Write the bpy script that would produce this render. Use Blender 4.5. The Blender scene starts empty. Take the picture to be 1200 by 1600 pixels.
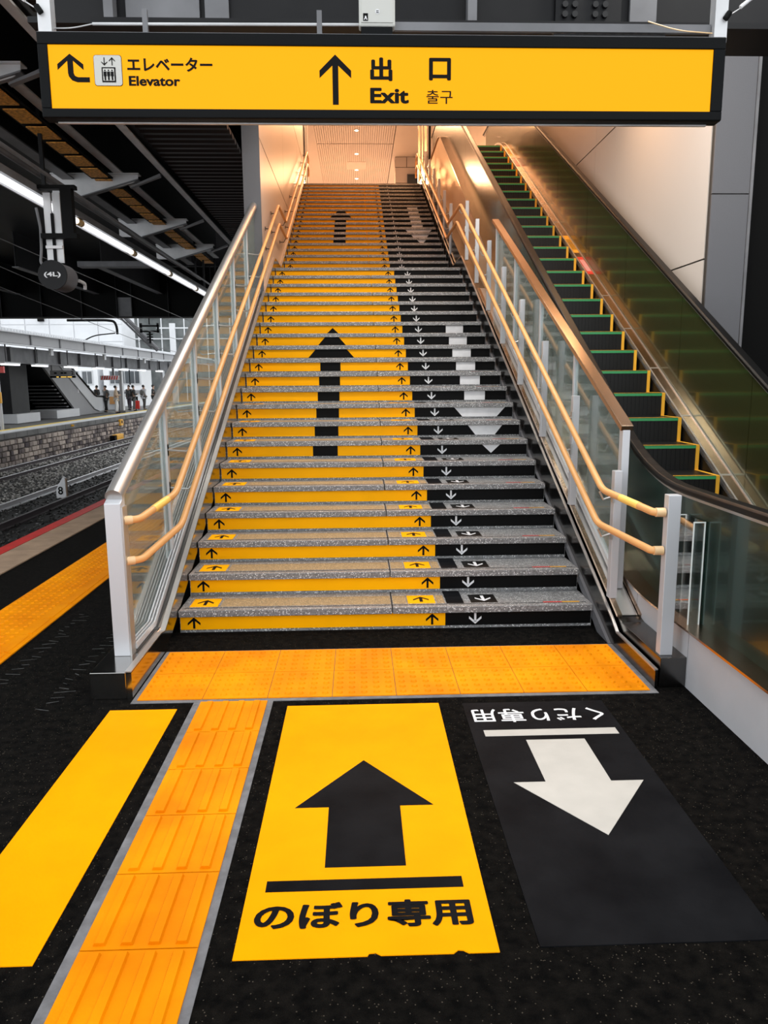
import bpy, math, random
from mathutils import Vector, Matrix
R = random.Random(7)
scene = bpy.context.scene
col = scene.collection

# ---------------------------------------------------------------- camera
F_PX, PITCH, YAW, ROLL = 1174.16, 0.1735, 0.0336, -0.0067
CAM = Vector((-0.1783, -4.8784, 1.6714))
fw = Vector((math.sin(YAW)*math.cos(PITCH), math.cos(YAW)*math.cos(PITCH), -math.sin(PITCH)))
rt = Vector((math.cos(YAW), -math.sin(YAW), 0)); up = rt.cross(fw)
rt, up = rt*math.cos(ROLL)+up*math.sin(ROLL), up*math.cos(ROLL)-rt*math.sin(ROLL)
cd = bpy.data.cameras.new('camera'); cam = bpy.data.objects.new('camera', cd); col.objects.link(cam)
cd.sensor_fit = 'VERTICAL'; cd.sensor_height = 24; cd.lens = 24*F_PX/1600; cd.clip_end = 400; cd.clip_start = 0.05
cam.matrix_world = Matrix(((rt.x, up.x, -fw.x, CAM.x), (rt.y, up.y, -fw.y, CAM.y), (rt.z, up.z, -fw.z, CAM.z), (0, 0, 0, 1)))
scene.camera = cam

# ---------------------------------------------------------------- world, lights, exposure
w = bpy.data.worlds.new('world'); scene.world = w; w.use_nodes = True
wb = w.node_tree.nodes['Background']; wb.inputs[0].default_value = (0.93, 0.97, 1.0, 1); wb.inputs[1].default_value = 2.1
scene.view_settings.view_transform = 'Standard'; scene.view_settings.look = 'None'
scene.view_settings.exposure = 0.0; scene.view_settings.gamma = 1.0; scene.view_settings.use_curve_mapping = False
scene.cycles.use_denoising = True
scene.cycles.max_bounces = 8; scene.cycles.transparent_max_bounces = 24
def area(name, loc, rot, sx, sy, power, color):
    l = bpy.data.lights.new(name, 'AREA'); l.shape = 'RECTANGLE'; l.size = sx; l.size_y = sy; l.energy = power; l.color = color
    o = bpy.data.objects.new(name, l); o.location = loc; o.rotation_euler = rot; col.objects.link(o); return o
WARM = (1.0, 0.50, 0.24)
for y_, p_ in ((9.5, 32), (14, 100), (19, 320), (26, 1300)):
    area('hall_light', (-0.1, y_, 9.45), (0, 0, 0), 1.6, 2.5, p_, WARM)
for y_, p_ in ((7.2, 240), (13.0, 190)):
    area('escalator_light', (2.3, y_, 9.45), (0, 0, 0), 0.8, 2.5, p_, WARM)  # unseen warm lights that brighten the right wall

for x_, y_, sx_, p_ in ((-0.1, 1.2, 2.4, 140), (-0.1, 4.2, 2.4, 85), (2.3, -0.6, 1.0, 130)):
    area('concourse_light', (x_, y_, 5.40), (0, 0, 0), sx_, 0.5, p_, (1.0, 0.96, 0.9))  # unseen lights added to brighten the stairs and right wall
area('escalator_light', (2.3, 3.9, 5.40), (0, 0, 0), 0.9, 0.6, 40, (1.0, 0.60, 0.32))  # unseen warm light added to bring up the upper right wall
area('concourse_light', (1.75, 1.2, 5.1), (0, -0.85, 0), 0.3, 1.2, 65, (1.0, 0.97, 0.92))  # added unseen light, tilted at the right wall to brighten it
# ---------------------------------------------------------------- materials
def srgb(r, g, b):
    f = lambda c: (c/255/12.92) if c <= 10 else ((c/255+0.055)/1.055)**2.4
    return (f(r), f(g), f(b), 1)
def mat(name, c, rough=0.5, metal=0.0, var=0.0, vscale=6.0, bump=0.0, bscale=60.0, spec=0.5, emit=None, estr=0.0, c2=None, coat=0.0):
    m = bpy.data.materials.new(name); m.use_nodes = True
    nt = m.node_tree; b = nt.nodes['Principled BSDF']
    b.inputs['Base Color'].default_value = c; b.inputs['Roughness'].default_value = rough
    b.inputs['Metallic'].default_value = metal; b.inputs['Specular IOR Level'].default_value = spec
    b.inputs['Coat Weight'].default_value = coat
    if emit: b.inputs['Emission Color'].default_value = emit; b.inputs['Emission Strength'].default_value = estr
    g = nt.nodes.new('ShaderNodeNewGeometry')
    if var or c2:
        n = nt.nodes.new('ShaderNodeTexNoise'); n.inputs['Scale'].default_value = vscale; n.inputs['Detail'].default_value = 5
        nt.links.new(g.outputs['Position'], n.inputs['Vector'])
        r = nt.nodes.new('ShaderNodeValToRGB'); r.color_ramp.elements[0].position = 0.35; r.color_ramp.elements[1].position = 0.68
        d = c2 if c2 else tuple(max(0, x*(1-var)) for x in c[:3])+(1,)
        r.color_ramp.elements[0].color = d; r.color_ramp.elements[1].color = c
        nt.links.new(n.outputs['Fac'], r.inputs['Fac']); nt.links.new(r.outputs['Color'], b.inputs['Base Color'])
    if bump:
        n2 = nt.nodes.new('ShaderNodeTexNoise'); n2.inputs['Scale'].default_value = bscale; n2.inputs['Detail'].default_value = 4
        nt.links.new(g.outputs['Position'], n2.inputs['Vector'])
        bp = nt.nodes.new('ShaderNodeBump'); bp.inputs['Strength'].default_value = bump; bp.inputs['Distance'].default_value = 0.01
        nt.links.new(n2.outputs['Fac'], bp.inputs['Height']); nt.links.new(bp.outputs['Normal'], b.inputs['Normal'])
    return m
def speckle(name, base, fleck, scale, amount, rough=0.6, base2=None, bump=0.4, spec=0.5, big=3.0):
    """granular surface: base tone, slow variation, small pale flecks"""
    m = mat(name, base, rough, c2=base2 or base, vscale=big, bump=bump, bscale=scale*1.2, spec=spec)
    nt = m.node_tree; b = nt.nodes['Principled BSDF']; g = [n for n in nt.nodes if n.type == 'NEW_GEOMETRY'][0]
    v = nt.nodes.new('ShaderNodeTexVoronoi'); v.inputs['Scale'].default_value = scale
    nt.links.new(g.outputs['Position'], v.inputs['Vector'])
    sep = nt.nodes.new('ShaderNodeSeparateColor'); nt.links.new(v.outputs['Color'], sep.inputs[0])
    ma = nt.nodes.new('ShaderNodeMath'); ma.operation = 'GREATER_THAN'; ma.inputs[1].default_value = 1-amount
    nt.links.new(sep.outputs[0], ma.inputs[0])
    lt = nt.nodes.new('ShaderNodeMath'); lt.operation = 'LESS_THAN'; lt.inputs[1].default_value = 0.42
    nt.links.new(v.outputs['Distance'], lt.inputs[0])
    mu = nt.nodes.new('ShaderNodeMath'); mu.operation = 'MULTIPLY'; nt.links.new(ma.outputs[0], mu.inputs[0]); nt.links.new(lt.outputs[0], mu.inputs[1])
    mx = nt.nodes.new('ShaderNodeMix'); mx.data_type = 'RGBA'; mx.inputs[7].default_value = fleck
    src = b.inputs['Base Color'].links[0].from_socket
    nt.links.new(mu.outputs[0], mx.inputs[0]); nt.links.new(src, mx.inputs[6]); nt.links.new(mx.outputs[2], b.inputs['Base Color'])
    return m
def island(name, ca, cb, rough=0.8, bump=0.5, spec=0.4):
    m = mat(name, ca, rough, bump=bump, bscale=25, spec=spec); nt = m.node_tree
    g = [n for n in nt.nodes if n.type == 'NEW_GEOMETRY'][0]
    r = nt.nodes.new('ShaderNodeValToRGB'); r.color_ramp.elements[0].color = ca; r.color_ramp.elements[1].color = cb
    nt.links.new(g.outputs['Random Per Island'], r.inputs['Fac']); nt.links.new(r.outputs['Color'], nt.nodes['Principled BSDF'].inputs['Base Color'])
    return m
def glass(name, tint, refl=0.12, gcol=(1, 1, 1, 1), rough=0.01, hi=0.6, veil=0.0):
    m = bpy.data.materials.new(name); m.use_nodes = True; nt = m.node_tree; nt.nodes.clear()
    out = nt.nodes.new('ShaderNodeOutputMaterial'); t = nt.nodes.new('ShaderNodeBsdfTransparent'); t.inputs[0].default_value = tint
    gl = nt.nodes.new('ShaderNodeBsdfGlossy'); gl.inputs['Roughness'].default_value = rough; gl.inputs[0].default_value = gcol
    lw = nt.nodes.new('ShaderNodeLayerWeight'); lw.inputs[0].default_value = 0.35
    mp = nt.nodes.new('ShaderNodeMapRange'); mp.inputs[3].default_value = refl; mp.inputs[4].default_value = hi
    nt.links.new(lw.outputs['Facing'], mp.inputs[0])
    ms = nt.nodes.new('ShaderNodeMixShader'); nt.links.new(mp.outputs[0], ms.inputs[0]); nt.links.new(t.outputs[0], ms.inputs[1]); nt.links.new(gl.outputs[0], ms.inputs[2])
    if veil:
        df = nt.nodes.new('ShaderNodeBsdfDiffuse'); df.inputs[0].default_value = (0.42, 0.50, 0.48, 1)  # pale diffuse veil painted in for hazy reflection on the glass
        m2 = nt.nodes.new('ShaderNodeMixShader'); m2.inputs[0].default_value = veil
        nt.links.new(ms.outputs[0], m2.inputs[1]); nt.links.new(df.outputs[0], m2.inputs[2]); ms = m2
    nt.links.new(ms.outputs[0], out.inputs[0]); return m
def mirror_panel(name, base, refl, gcol, rough=0.03):
    m = bpy.data.materials.new(name); m.use_nodes = True; nt = m.node_tree; b = nt.nodes['Principled BSDF']
    b.inputs['Base Color'].default_value = base; b.inputs['Roughness'].default_value = 0.25
    out = nt.nodes['Material Output']; gl = nt.nodes.new('ShaderNodeBsdfGlossy'); gl.inputs[0].default_value = gcol; gl.inputs['Roughness'].default_value = rough
    ms = nt.nodes.new('ShaderNodeMixShader'); ms.inputs[0].default_value = refl
    nt.links.new(b.outputs[0], ms.inputs[1]); nt.links.new(gl.outputs[0], ms.inputs[2]); nt.links.new(ms.outputs[0], out.inputs[0]); return m

M = {}
M['asphalt'] = speckle('asphalt', (0.0080, 0.0070, 0.0060, 1), (0.07, 0.058, 0.045, 1), 190, 0.035, 0.8, (0.002, 0.002, 0.002, 1), 0.9, 0.03, 22)
M['sheet_yellow'] = mat('yellow_sheet', (0.90, 0.33, 0.0, 1), 0.55, var=0.07, vscale=5, bump=0.08, bscale=90, spec=0.03)
M['sheet_black'] = mat('black_sheet', (0.003, 0.0034, 0.0045, 1), 0.55, c2=(0.008, 0.0085, 0.010, 1), vscale=4, bump=0.15, bscale=40, spec=0.03)
M['sheet_white'] = mat('white_sheet', (0.46, 0.44, 0.405, 1), 0.5, var=0.08, vscale=9, spec=0.3)
M['riser_yellow'] = mat('yellow_riser_film', (1.0, 0.43, 0.0, 1), 0.45, var=0.05, vscale=4, spec=0.08)
M['riser_black'] = mat('black_riser_film', (0.0025, 0.0025, 0.0025, 1), 0.5, spec=0.10)
M['ink'] = mat('black_print', (0.003, 0.003, 0.003, 1), 0.6, spec=0.10)
M['print_white'] = mat('white_print', (0.72, 0.72, 0.74, 1), 0.5, var=0.08, vscale=20, spec=0.3)
M['tactile'] = mat('tactile_tile', (0.80, 0.275, 0.0, 1), 0.55, c2=(0.66, 0.19, 0.0, 1), vscale=3, bump=0.12, bscale=70, spec=0.08)
M['mortar'] = mat('grey_mortar', (0.17, 0.17, 0.18, 1), 0.8, var=0.4, vscale=14, bump=0.3)
M['granite'] = speckle('granite_tread', (0.25, 0.25, 0.255, 1), (0.75, 0.75, 0.75, 1), 125, 0.26, 0.36, (0.12, 0.12, 0.12, 1), 0.15, 0.5, 60)
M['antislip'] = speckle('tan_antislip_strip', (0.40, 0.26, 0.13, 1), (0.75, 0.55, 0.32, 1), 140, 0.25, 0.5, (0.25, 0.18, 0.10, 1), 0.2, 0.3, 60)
M['steel'] = mat('brushed_steel', (0.50, 0.49, 0.48, 1), 0.34, 0.75, var=0.12, vscale=3)
M['steel_mirror'] = mat('mirror_steel', (0.50, 0.49, 0.47, 1), 0.14, 1.0, var=0.15, vscale=2)
M['steel_dark'] = mat('dark_polished_steel', (0.16, 0.155, 0.15, 1), 0.2, 1.0, var=0.3, vscale=2)
M['aluminium'] = mat('satin_aluminium', (0.58, 0.59, 0.61, 1), 0.36, 0.35, var=0.05, vscale=3)
M['painted_grey'] = mat('light_grey_post', (0.52, 0.53, 0.56, 1), 0.35, 0.3)
M['rail_tan'] = mat('tan_resin_rail', (0.68, 0.345, 0.125, 1), 0.38, var=0.06, vscale=6, spec=0.4)
M['rail_cap'] = mat('beige_rail_end', (0.70, 0.47, 0.25, 1), 0.4)
M['braille'] = mat('yellow_braille_plate', (0.85, 0.55, 0.12, 1), 0.4)
M['glass'] = glass('clear_balustrade_glass', (0.84, 0.89, 0.88, 1), 0.05, hi=0.26, veil=0.15)
M['acrylic'] = glass('clear_acrylic', (0.90, 0.93, 0.93, 1), 0.16)
M['edge'] = mat('bright_acrylic_edge', (0.75, 0.8, 0.8, 1), 0.2, emit=None)
M['esc_glass'] = mirror_panel('dark_green_escalator_glass', (0.028, 0.030, 0.009, 1), 0.10, (0.70, 0.78, 0.50, 1), 0.08)  # warm hall reflection put into the base colour of the green glass
M['esc_glass_dark'] = mirror_panel('deep_teal_escalator_glass', (0.003, 0.014, 0.010, 1), 0.07, (0.35, 0.62, 0.52, 1), 0.05)  # darker copy of the glass, its dark reflection put into the colour
M['esc_clad'] = mirror_panel('polished_outer_cladding', (0.58, 0.42, 0.28, 1), 0.20, (0.95, 0.80, 0.62, 1), 0.30)
M['esc_clad'].node_tree.nodes['Principled BSDF'].inputs['Roughness'].default_value = 0.6
M['esc_deck'] = mat('bronze_steel_deck', (0.50, 0.36, 0.26, 1), 0.22, 1.0, var=0.1, vscale=2)
M['rubber'] = mat('black_rubber_handrail', (0.004, 0.004, 0.004, 1), 0.38, spec=0.15)
M['esc_step'] = mat('black_escalator_step', (0.006, 0.006, 0.006, 1), 0.45, spec=0.3)
M['esc_yellow'] = mat('yellow_step_border', (0.90, 0.46, 0.03, 1), 0.5)
M['esc_green'] = mat('green_step_lamp_strip', (0.03, 0.25, 0.08, 1), 0.4, emit=(0.04, 0.30, 0.11, 1), estr=0.12)
M['plinth_white'] = mat('pale_grey_plinth', (0.42, 0.42, 0.44, 1), 0.5, var=0.06, vscale=5)
M['wall_panel'] = mat('pale_wall_panel', (0.54, 0.49, 0.45, 1), 0.42, var=0.03, vscale=1, spec=0.4)
M['joint'] = mat('dark_panel_joint', (0.03, 0.025, 0.02, 1), 0.8)
M['col_grey'] = mat('grey_column_panel', (0.10, 0.10, 0.11, 1), 0.5, bump=0.1, bscale=120)
M['black_wall'] = mat('black_wall', (0.003, 0.003, 0.003, 1), 0.7, spec=0.1)
M['dark_steel'] = mat('dark_painted_steel', (0.010, 0.010, 0.011, 1), 0.5, c2=(0.004, 0.004, 0.005, 1), vscale=2, spec=0.2)
M['mid_steel'] = mat('grey_painted_steel', (0.16, 0.16, 0.17, 1), 0.5, var=0.35, vscale=3)
M['pale_steel'] = mat('pale_galvanised_steel', (0.60, 0.60, 0.61, 1), 0.4, 0.3, var=0.2, vscale=4)
M['deck'] = mat('black_ribbed_deck', (0.006, 0.006, 0.007, 1), 0.42, spec=0.3)
M['mesh_orange'] = mat('orange_mesh_panel', (0.85, 0.38, 0.05, 1), 0.6, c2=(0.30, 0.12, 0.01, 1), vscale=30)
M['tube'] = mat('fluorescent_tube', (0.9, 0.9, 0.9, 1), 0.4, emit=(0.95, 0.97, 1.0, 1), estr=1.6)
M['tube_cap'] = mat('amber_tube_cap', (0.55, 0.36, 0.15, 1), 0.4)
M['sign_face'] = mat('lit_yellow_sign_face', (0.3, 0.12, 0.0, 1), 0.5, emit=(1.0, 0.40, 0.0, 1), estr=0.88, spec=0.1)
M['sign_black'] = mat('black_sign_housing', (0.003, 0.0035, 0.004, 1), 0.5, bump=0.1, bscale=200, spec=0.08)
M['box_grey'] = mat('beige_grey_plastic', (0.45, 0.45, 0.42, 1), 0.45)
M['red_edge'] = mat('red_edge_paint', (0.55, 0.02, 0.015, 1), 0.5, c2=(0.42, 0.02, 0.015, 1), vscale=5)
M['coping'] = mat('pinkish_coping_stone', (0.36, 0.25, 0.17, 1), 0.7, var=0.3, vscale=5, bump=0.2)
M['bare_concrete'] = mat('grey_concrete', (0.17, 0.17, 0.165, 1), 0.8, var=0.4, vscale=1.5, bump=0.3, bscale=30)
M['ballast_dark'] = speckle('dark_ballast', (0.010, 0.009, 0.008, 1), (0.55, 0.55, 0.55, 1), 16, 0.05, 0.8, (0.006, 0.005, 0.005, 1), 1.0, 0.3)
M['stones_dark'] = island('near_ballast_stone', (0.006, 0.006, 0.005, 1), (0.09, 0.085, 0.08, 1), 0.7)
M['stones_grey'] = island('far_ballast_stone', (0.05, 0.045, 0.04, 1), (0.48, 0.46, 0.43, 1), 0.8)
M['rail_bright'] = mat('worn_rail_head', (0.75, 0.75, 0.77, 1), 0.45, 0.3)
M['rail_rust'] = mat('rusty_rail', (0.06, 0.045, 0.05, 1), 0.6)
M['sleeper'] = mat('concrete_sleeper', (0.08, 0.075, 0.07, 1), 0.8, var=0.3)
M['wall_stone'] = island('platform_wall_stone', (0.07, 0.055, 0.06, 1), (0.52, 0.44, 0.38, 1), 0.8)
M['white_panel'] = mat('white_cladding', (0.62, 0.63, 0.65, 1), 0.5, var=0.08, vscale=1)
M['far_grey'] = mat('far_grey_panel', (0.30, 0.30, 0.31, 1), 0.5, var=0.1, vscale=1)
M['net'] = mat('grey_scaffold_net', (0.17, 0.18, 0.18, 1), 0.8, c2=(0.07, 0.08, 0.08, 1), vscale=0.9)
M['hill'] = mat('grey_wooded_hill', (0.34, 0.36, 0.34, 1), 0.9, c2=(0.14, 0.16, 0.14, 1), vscale=0.6, bump=1.0, bscale=2)
M['house'] = mat('white_render', (0.85, 0.86, 0.88, 1), 0.7, var=0.05, vscale=0.5)
M['window_dark'] = mat('dark_window', (0.08, 0.09, 0.10, 1), 0.2)
M['worn'] = mat('worn_white_paint', (0.06, 0.06, 0.06, 1), 0.7, c2=(0.012, 0.012, 0.012, 1), vscale=24)
M['screen'] = mat('dark_screen', (0.02, 0.03, 0.04, 1), 0.2)
M['hall_light'] = mat('lit_downlight', (1, 1, 1, 1), 0.4, emit=(1.0, 0.85, 0.6, 1), estr=6)
M['label_yellow'] = mat('yellow_label', (0.85, 0.42, 0.03, 1), 0.4)
M['label_red'] = mat('red_label', (0.65, 0.04, 0.03, 1), 0.4)
M['led'] = mat('amber_led', (0.8, 0.5, 0.1, 1), 0.4, emit=(1.0, 0.6, 0.1, 1), estr=1.0)
def plain(n, r, g, b, rough=0.7):
    if n not in M: M[n] = mat(n, (r, g, b, 1), rough)
    return M[n]

# ---------------------------------------------------------------- mesh helpers
class MB:
    def __init__(s): s.v = []; s.f = []; s.sm = False
    def add(s, vs, fs):
        o = len(s.v); s.v += [tuple(v) for v in vs]; s.f += [tuple(i+o for i in f) for f in fs]; return s
    def box(s, x0, x1, y0, y1, z0, z1):
        vs = [(x, y, z) for z in (z0, z1) for y in (y0, y1) for x in (x0, x1)]
        return s.add(vs, [(0, 2, 3, 1), (4, 5, 7, 6), (0, 1, 5, 4), (2, 6, 7, 3), (0, 4, 6, 2), (1, 3, 7, 5)])
    def prism(s, pts, axis, a, b):
        """polygon pts (2D) in the plane normal to axis, from a to b. X: (y,z)  Y: (x,z)  Z: (x,y)"""
        m = {'X': lambda p, t: (t, p[0], p[1]), 'Y': lambda p, t: (p[0], t, p[1]), 'Z': lambda p, t: (p[0], p[1], t)}[axis]
        n = len(pts); vs = [m(p, a) for p in pts]+[m(p, b) for p in pts]
        ar = sum(pts[i][0]*pts[(i+1) % n][1]-pts[(i+1) % n][0]*pts[i][1] for i in range(n))
        fl = (ar > 0) ^ (axis == 'Y') ^ (b < a)
        fs = [tuple(range(n-1, -1, -1)), tuple(range(n, 2*n))]+[(i, (i+1) % n, n+(i+1) % n, n+i) for i in range(n)]
        if not fl: fs = [f[::-1] for f in fs]
        return s.add(vs, fs)
    def tube(s, path, r, n=10, caps=True, smooth=0):
        P = [Vector(p) for p in path]
        if smooth: P = round_path(P, smooth)
        rr = r if isinstance(r, (list, tuple)) else [r]*len(P)
        rings = []; t0 = (P[1]-P[0]).normalized(); a = Vector((0, 0, 1)) if abs(t0.z) < 0.9 else Vector((1, 0, 0)); u = t0.cross(a).normalized()
        for i, p in enumerate(P):
            t = (P[min(i+1, len(P)-1)]-P[max(i-1, 0)]).normalized()
            u = (u-t*u.dot(t)).normalized(); v = t.cross(u)
            rings.append([p+(u*math.cos(2*math.pi*k/n)+v*math.sin(2*math.pi*k/n))*rr[i] for k in range(n)])
        vs = [q for ring in rings for q in ring]; fs = []
        for i in range(len(P)-1):
            for k in range(n): fs.append((i*n+k, i*n+(k+1) % n, (i+1)*n+(k+1) % n, (i+1)*n+k))
        if caps: fs += [tuple(range(n))[::-1], tuple(range((len(P)-1)*n, len(P)*n))]
        s.sm = True; return s.add(vs, fs)
    def sweep(s, path, prof):
        """profile [(du, dv)] swept along a path lying in a Y-Z plane; du along X, dv along the path normal"""
        P = [Vector(p) for p in path]; n = len(prof); vs = []
        for i, p in enumerate(P):
            t = (P[min(i+1, len(P)-1)]-P[max(i-1, 0)]); t.x = 0; t.normalize(); nn = Vector((0, -t.z, t.y))
            for a, b in prof: vs.append(p+Vector((a, 0, 0))+nn*b)
        fs = [(i*n+k, i*n+(k+1) % n, (i+1)*n+(k+1) % n, (i+1)*n+k) for i in range(len(P)-1) for k in range(n)]
        fs += [tuple(range(n))[::-1], tuple(range((len(P)-1)*n, len(P)*n))]
        return s.add(vs, fs)
    def dome(s, x, y, z, r, h, n=8):
        vs = [(x+r*math.cos(2*math.pi*k/n), y+r*math.sin(2*math.pi*k/n), z) for k in range(n)]
        vs += [(x+r*.6*math.cos(2*math.pi*k/n), y+r*.6*math.sin(2*math.pi*k/n), z+h) for k in range(n)]
        return s.add(vs, [(k, (k+1) % n, n+(k+1) % n, n+k) for k in range(n)]+[tuple(range(n, 2*n))])
    def ball(s, c, r, n=8, m=5, sc=(1, 1, 1)):
        vs = [(c[0], c[1], c[2]+r*sc[2])]
        for j in range(1, m):
            for k in range(n):
                a = math.pi*j/m; b = 2*math.pi*k/n
                vs.append((c[0]+r*sc[0]*math.sin(a)*math.cos(b), c[1]+r*sc[1]*math.sin(a)*math.sin(b), c[2]+r*sc[2]*math.cos(a)))
        vs.append((c[0], c[1], c[2]-r*sc[2])); L = len(vs)-1
        fs = [(0, 1+k, 1+(k+1) % n) for k in range(n)]
        for j in range(m-2):
            for k in range(n): fs.append((1+j*n+k, 1+(j+1)*n+k, 1+(j+1)*n+(k+1) % n, 1+j*n+(k+1) % n))
        fs += [(L, 1+(m-2)*n+(k+1) % n, 1+(m-2)*n+k) for k in range(n)]
        s.sm = True; return s.add(vs, fs)
    def build(s, name, m, parent=None, bevel=0.0, kind=None, label=None):
        off = parent.get('_o', (0, 0, 0)) if parent is not None else (0, 0, 0)
        me = bpy.data.meshes.new(name)
        me.from_pydata([(v[0]-off[0], v[1]-off[1], v[2]-off[2]) for v in s.v], [], s.f); me.update()
        if s.sm:
            me.polygons.foreach_set('use_smooth', [True]*len(me.polygons)); me.set_sharp_from_angle(angle=math.radians(40))
        me.materials.append(M[m] if isinstance(m, str) else m)
        o = bpy.data.objects.new(name, me); col.objects.link(o)
        if parent is not None:
            o.parent = parent
            if '_o' in parent and parent.type == 'MESH': pass
            o['_o'] = off
        if bevel:
            b = o.modifiers.new('bevel', 'BEVEL'); b.width = bevel; b.segments = 2; b.limit_method = 'ANGLE'
        if kind: o['kind'] = kind
        if label: o['label'] = label
        return o
def round_path(P, r, k=6):
    out = [P[0]]
    for i in range(1, len(P)-1):
        a, b, c = P[i-1], P[i], P[i+1]; d1 = (a-b); d2 = (c-b); q = min(r, d1.length*.45, d2.length*.45)
        p1 = b+d1.normalized()*q; p2 = b+d2.normalized()*q
        for j in range(k+1):
            t = j/k; out.append(p1*(1-t)**2+b*2*t*(1-t)+p2*t*t)
    out.append(P[-1]); return out
def thing(name, loc, label, cat, group=None):
    o = bpy.data.objects.new(name, None); o.empty_display_size = 0.1; col.objects.link(o)
    o.location = loc; o['_o'] = tuple(loc); o['label'] = label; o['category'] = cat
    if group: o['group'] = group
    return o
def tag(o, label, cat, group=None):
    o['label'] = label; o['category'] = cat
    if group: o['group'] = group
    return o
def struct(o): o['kind'] = 'structure'; return o
def share(src, name, parent, loc=(0, 0, 0)):
    o = src.copy(); o.name = name; o.parent = parent; o.location = loc; col.objects.link(o); return o
_tc = {}
def text(body, name, m, parent, origin, ux, uy, w, h, bold=0.0, label=None, fat=0.0):
    """lettering fitted to a w x h box whose lower left corner is origin"""
    if (body, bold) not in _tc:
        c = bpy.data.curves.new('t', 'FONT'); c.body = body; c.offset = bold; c.resolution_u = 4
        o = bpy.data.objects.new('t', c); col.objects.link(o); bpy.context.view_layer.update()
        me = bpy.data.meshes.new_from_object(o.evaluated_get(bpy.context.evaluated_depsgraph_get()))
        _tc[(body, bold)] = ([tuple(v.co) for v in me.vertices], [tuple(p.vertices) for p in me.polygons])
        bpy.data.objects.remove(o); bpy.data.curves.remove(c); bpy.data.meshes.remove(me)
    vs, fs = _tc[(body, bold)]
    x0 = min(v[0] for v in vs); x1 = max(v[0] for v in vs); y0 = min(v[1] for v in vs); y1 = max(v[1] for v in vs)
    O = Vector(origin); U = Vector(ux); V = Vector(uy)
    b = MB(); kx, ky = w/(x1-x0+2*fat), h/(y1-y0+2*fat)
    for q in range(8 if fat else 1):   # heavier strokes: the outline struck several times around its place
        dx, dy = fat*math.cos(q*math.pi/4), fat*math.sin(q*math.pi/4)
        lift = U.cross(V)*(.00012*q)
        b.add([O+lift+U*((v[0]-x0+fat+dx)*kx)+V*((v[1]-y0+fat+dy)*ky) for v in vs], fs)
    return b.build(name, m, parent, label=label)

T, RS, T2 = 0.35, 0.16, 0.355
def nose(i):
    """front edge y and top z of step i (1..40); a landing follows step 21"""
    return ((i-1)*T, i*RS) if i <= 21 else (8.15+(i-22)*T2, i*RS)

# ================================================================ SETTING
b = MB(); b.box(-3.71, 7, -9, 7, -0.5, 0.0).box(-3.71, -1.75, 7, 46, -0.5, 0.0)
o = b.build('floor', 'asphalt'); struct(o); o['label'] = 'black asphalt station platform'
# platform edge
pe = thing('platform_edge', (-3.78, 0, 0), 'pinkish coping stones with a red painted edge line beside the near track', 'platform edge')
k = 0; y = -6.4
while y < 20:
    MB().box(-3.70, -3.35, y+.006, y+.894, -0.02, 0.012).build('coping_stone', 'coping', pe, bevel=.004); y += .9
MB().box(-3.85, -3.706, -7, 46, -0.10, 0.013).build('red_edge_strip', 'red_edge', pe)
MB().box(-3.83, -3.715, -7, 46, -1.12, -0.10).build('edge_wall', 'bare_concrete', pe)

# ---- walls of the stair hall
def panel_wall(name, fn, rects, m='wall_panel'):
    root = bpy.data.objects.new(name, None); col.objects.link(root); struct(root); root['_o'] = (0, 0, 0)
    return root
wl = MB(); wl.box(-1.62, -1.442, 5.66, 16, 0.0, 9.7); wl = struct(wl.build('wall_left', 'joint'))
for y0, y1 in ((5.655, 16.0),):
    for z0, z1 in ((0.2, 2.78), (2.79, 4.825), (4.835, 6.86), (6.87, 9.6)):
        ys = [5.655, 9.2, 12.6, 16.0]
        for a, c in zip(ys[:-1], ys[1:]):
            MB().box(-1.442, -1.434, a+(.004 if a > 6 else 0), c-.004, z0+.004, z1-.004).build('wall_panel', 'wall_panel', wl)
MB().box(-1.645, -1.42, 5.63, 5.655, 0, 9.7).build('end_panel', 'col_grey', wl)
wr = struct(MB().box(3.165, 3.5, 2.56, 30, 0, 9.7).build('wall_right', 'joint'))
ys = [2.52, 6.1, 9.7, 13.3, 16.9, 21, 30]
for z0, z1 in ((0.0, 2.79), (2.80, 4.83), (4.84, 6.87), (6.88, 9.6)):
    for a, c in zip(ys[:-1], ys[1:]):
        MB().box(3.15, 3.165, a+.003, c-.003, z0+.003, z1-.003).build('wall_panel', 'wall_panel', wr)
cr = struct(MB().box(3.15, 3.52, 2.45, 2.5, 0, 9).build('wall_column', 'joint'))
for z0, z1 in ((0, 1.9), (1.91, 3.36), (3.37, 5.1), (5.11, 9)):
    MB().box(3.15, 3.50, 2.43, 2.45, z0, z1).build('column_panel', 'col_grey', cr)
MB().box(3.505, 3.53, 2.42, 2.45, 0, 9).build('corner_trim', 'mid_steel', cr)
struct(MB().box(3.54, 7, 2.5, 2.6, 0, 9).build('wall_black', 'black_wall'))
struct(MB().box(7, 7.1, -6, 2.6, 0, 6).build('wall_far_right', 'black_wall'))  # added out of view to block sky light from the right
struct(MB().box(-1.64, 3.5, 5.66, 5.76, 5.45, 9.7).build('wall_header', 'wall_panel'))
struct(MB().box(-1.9, 3.12, -1.6, 5.66, 5.45, 5.55).build('ceiling_concourse', 'dark_steel'))
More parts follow.
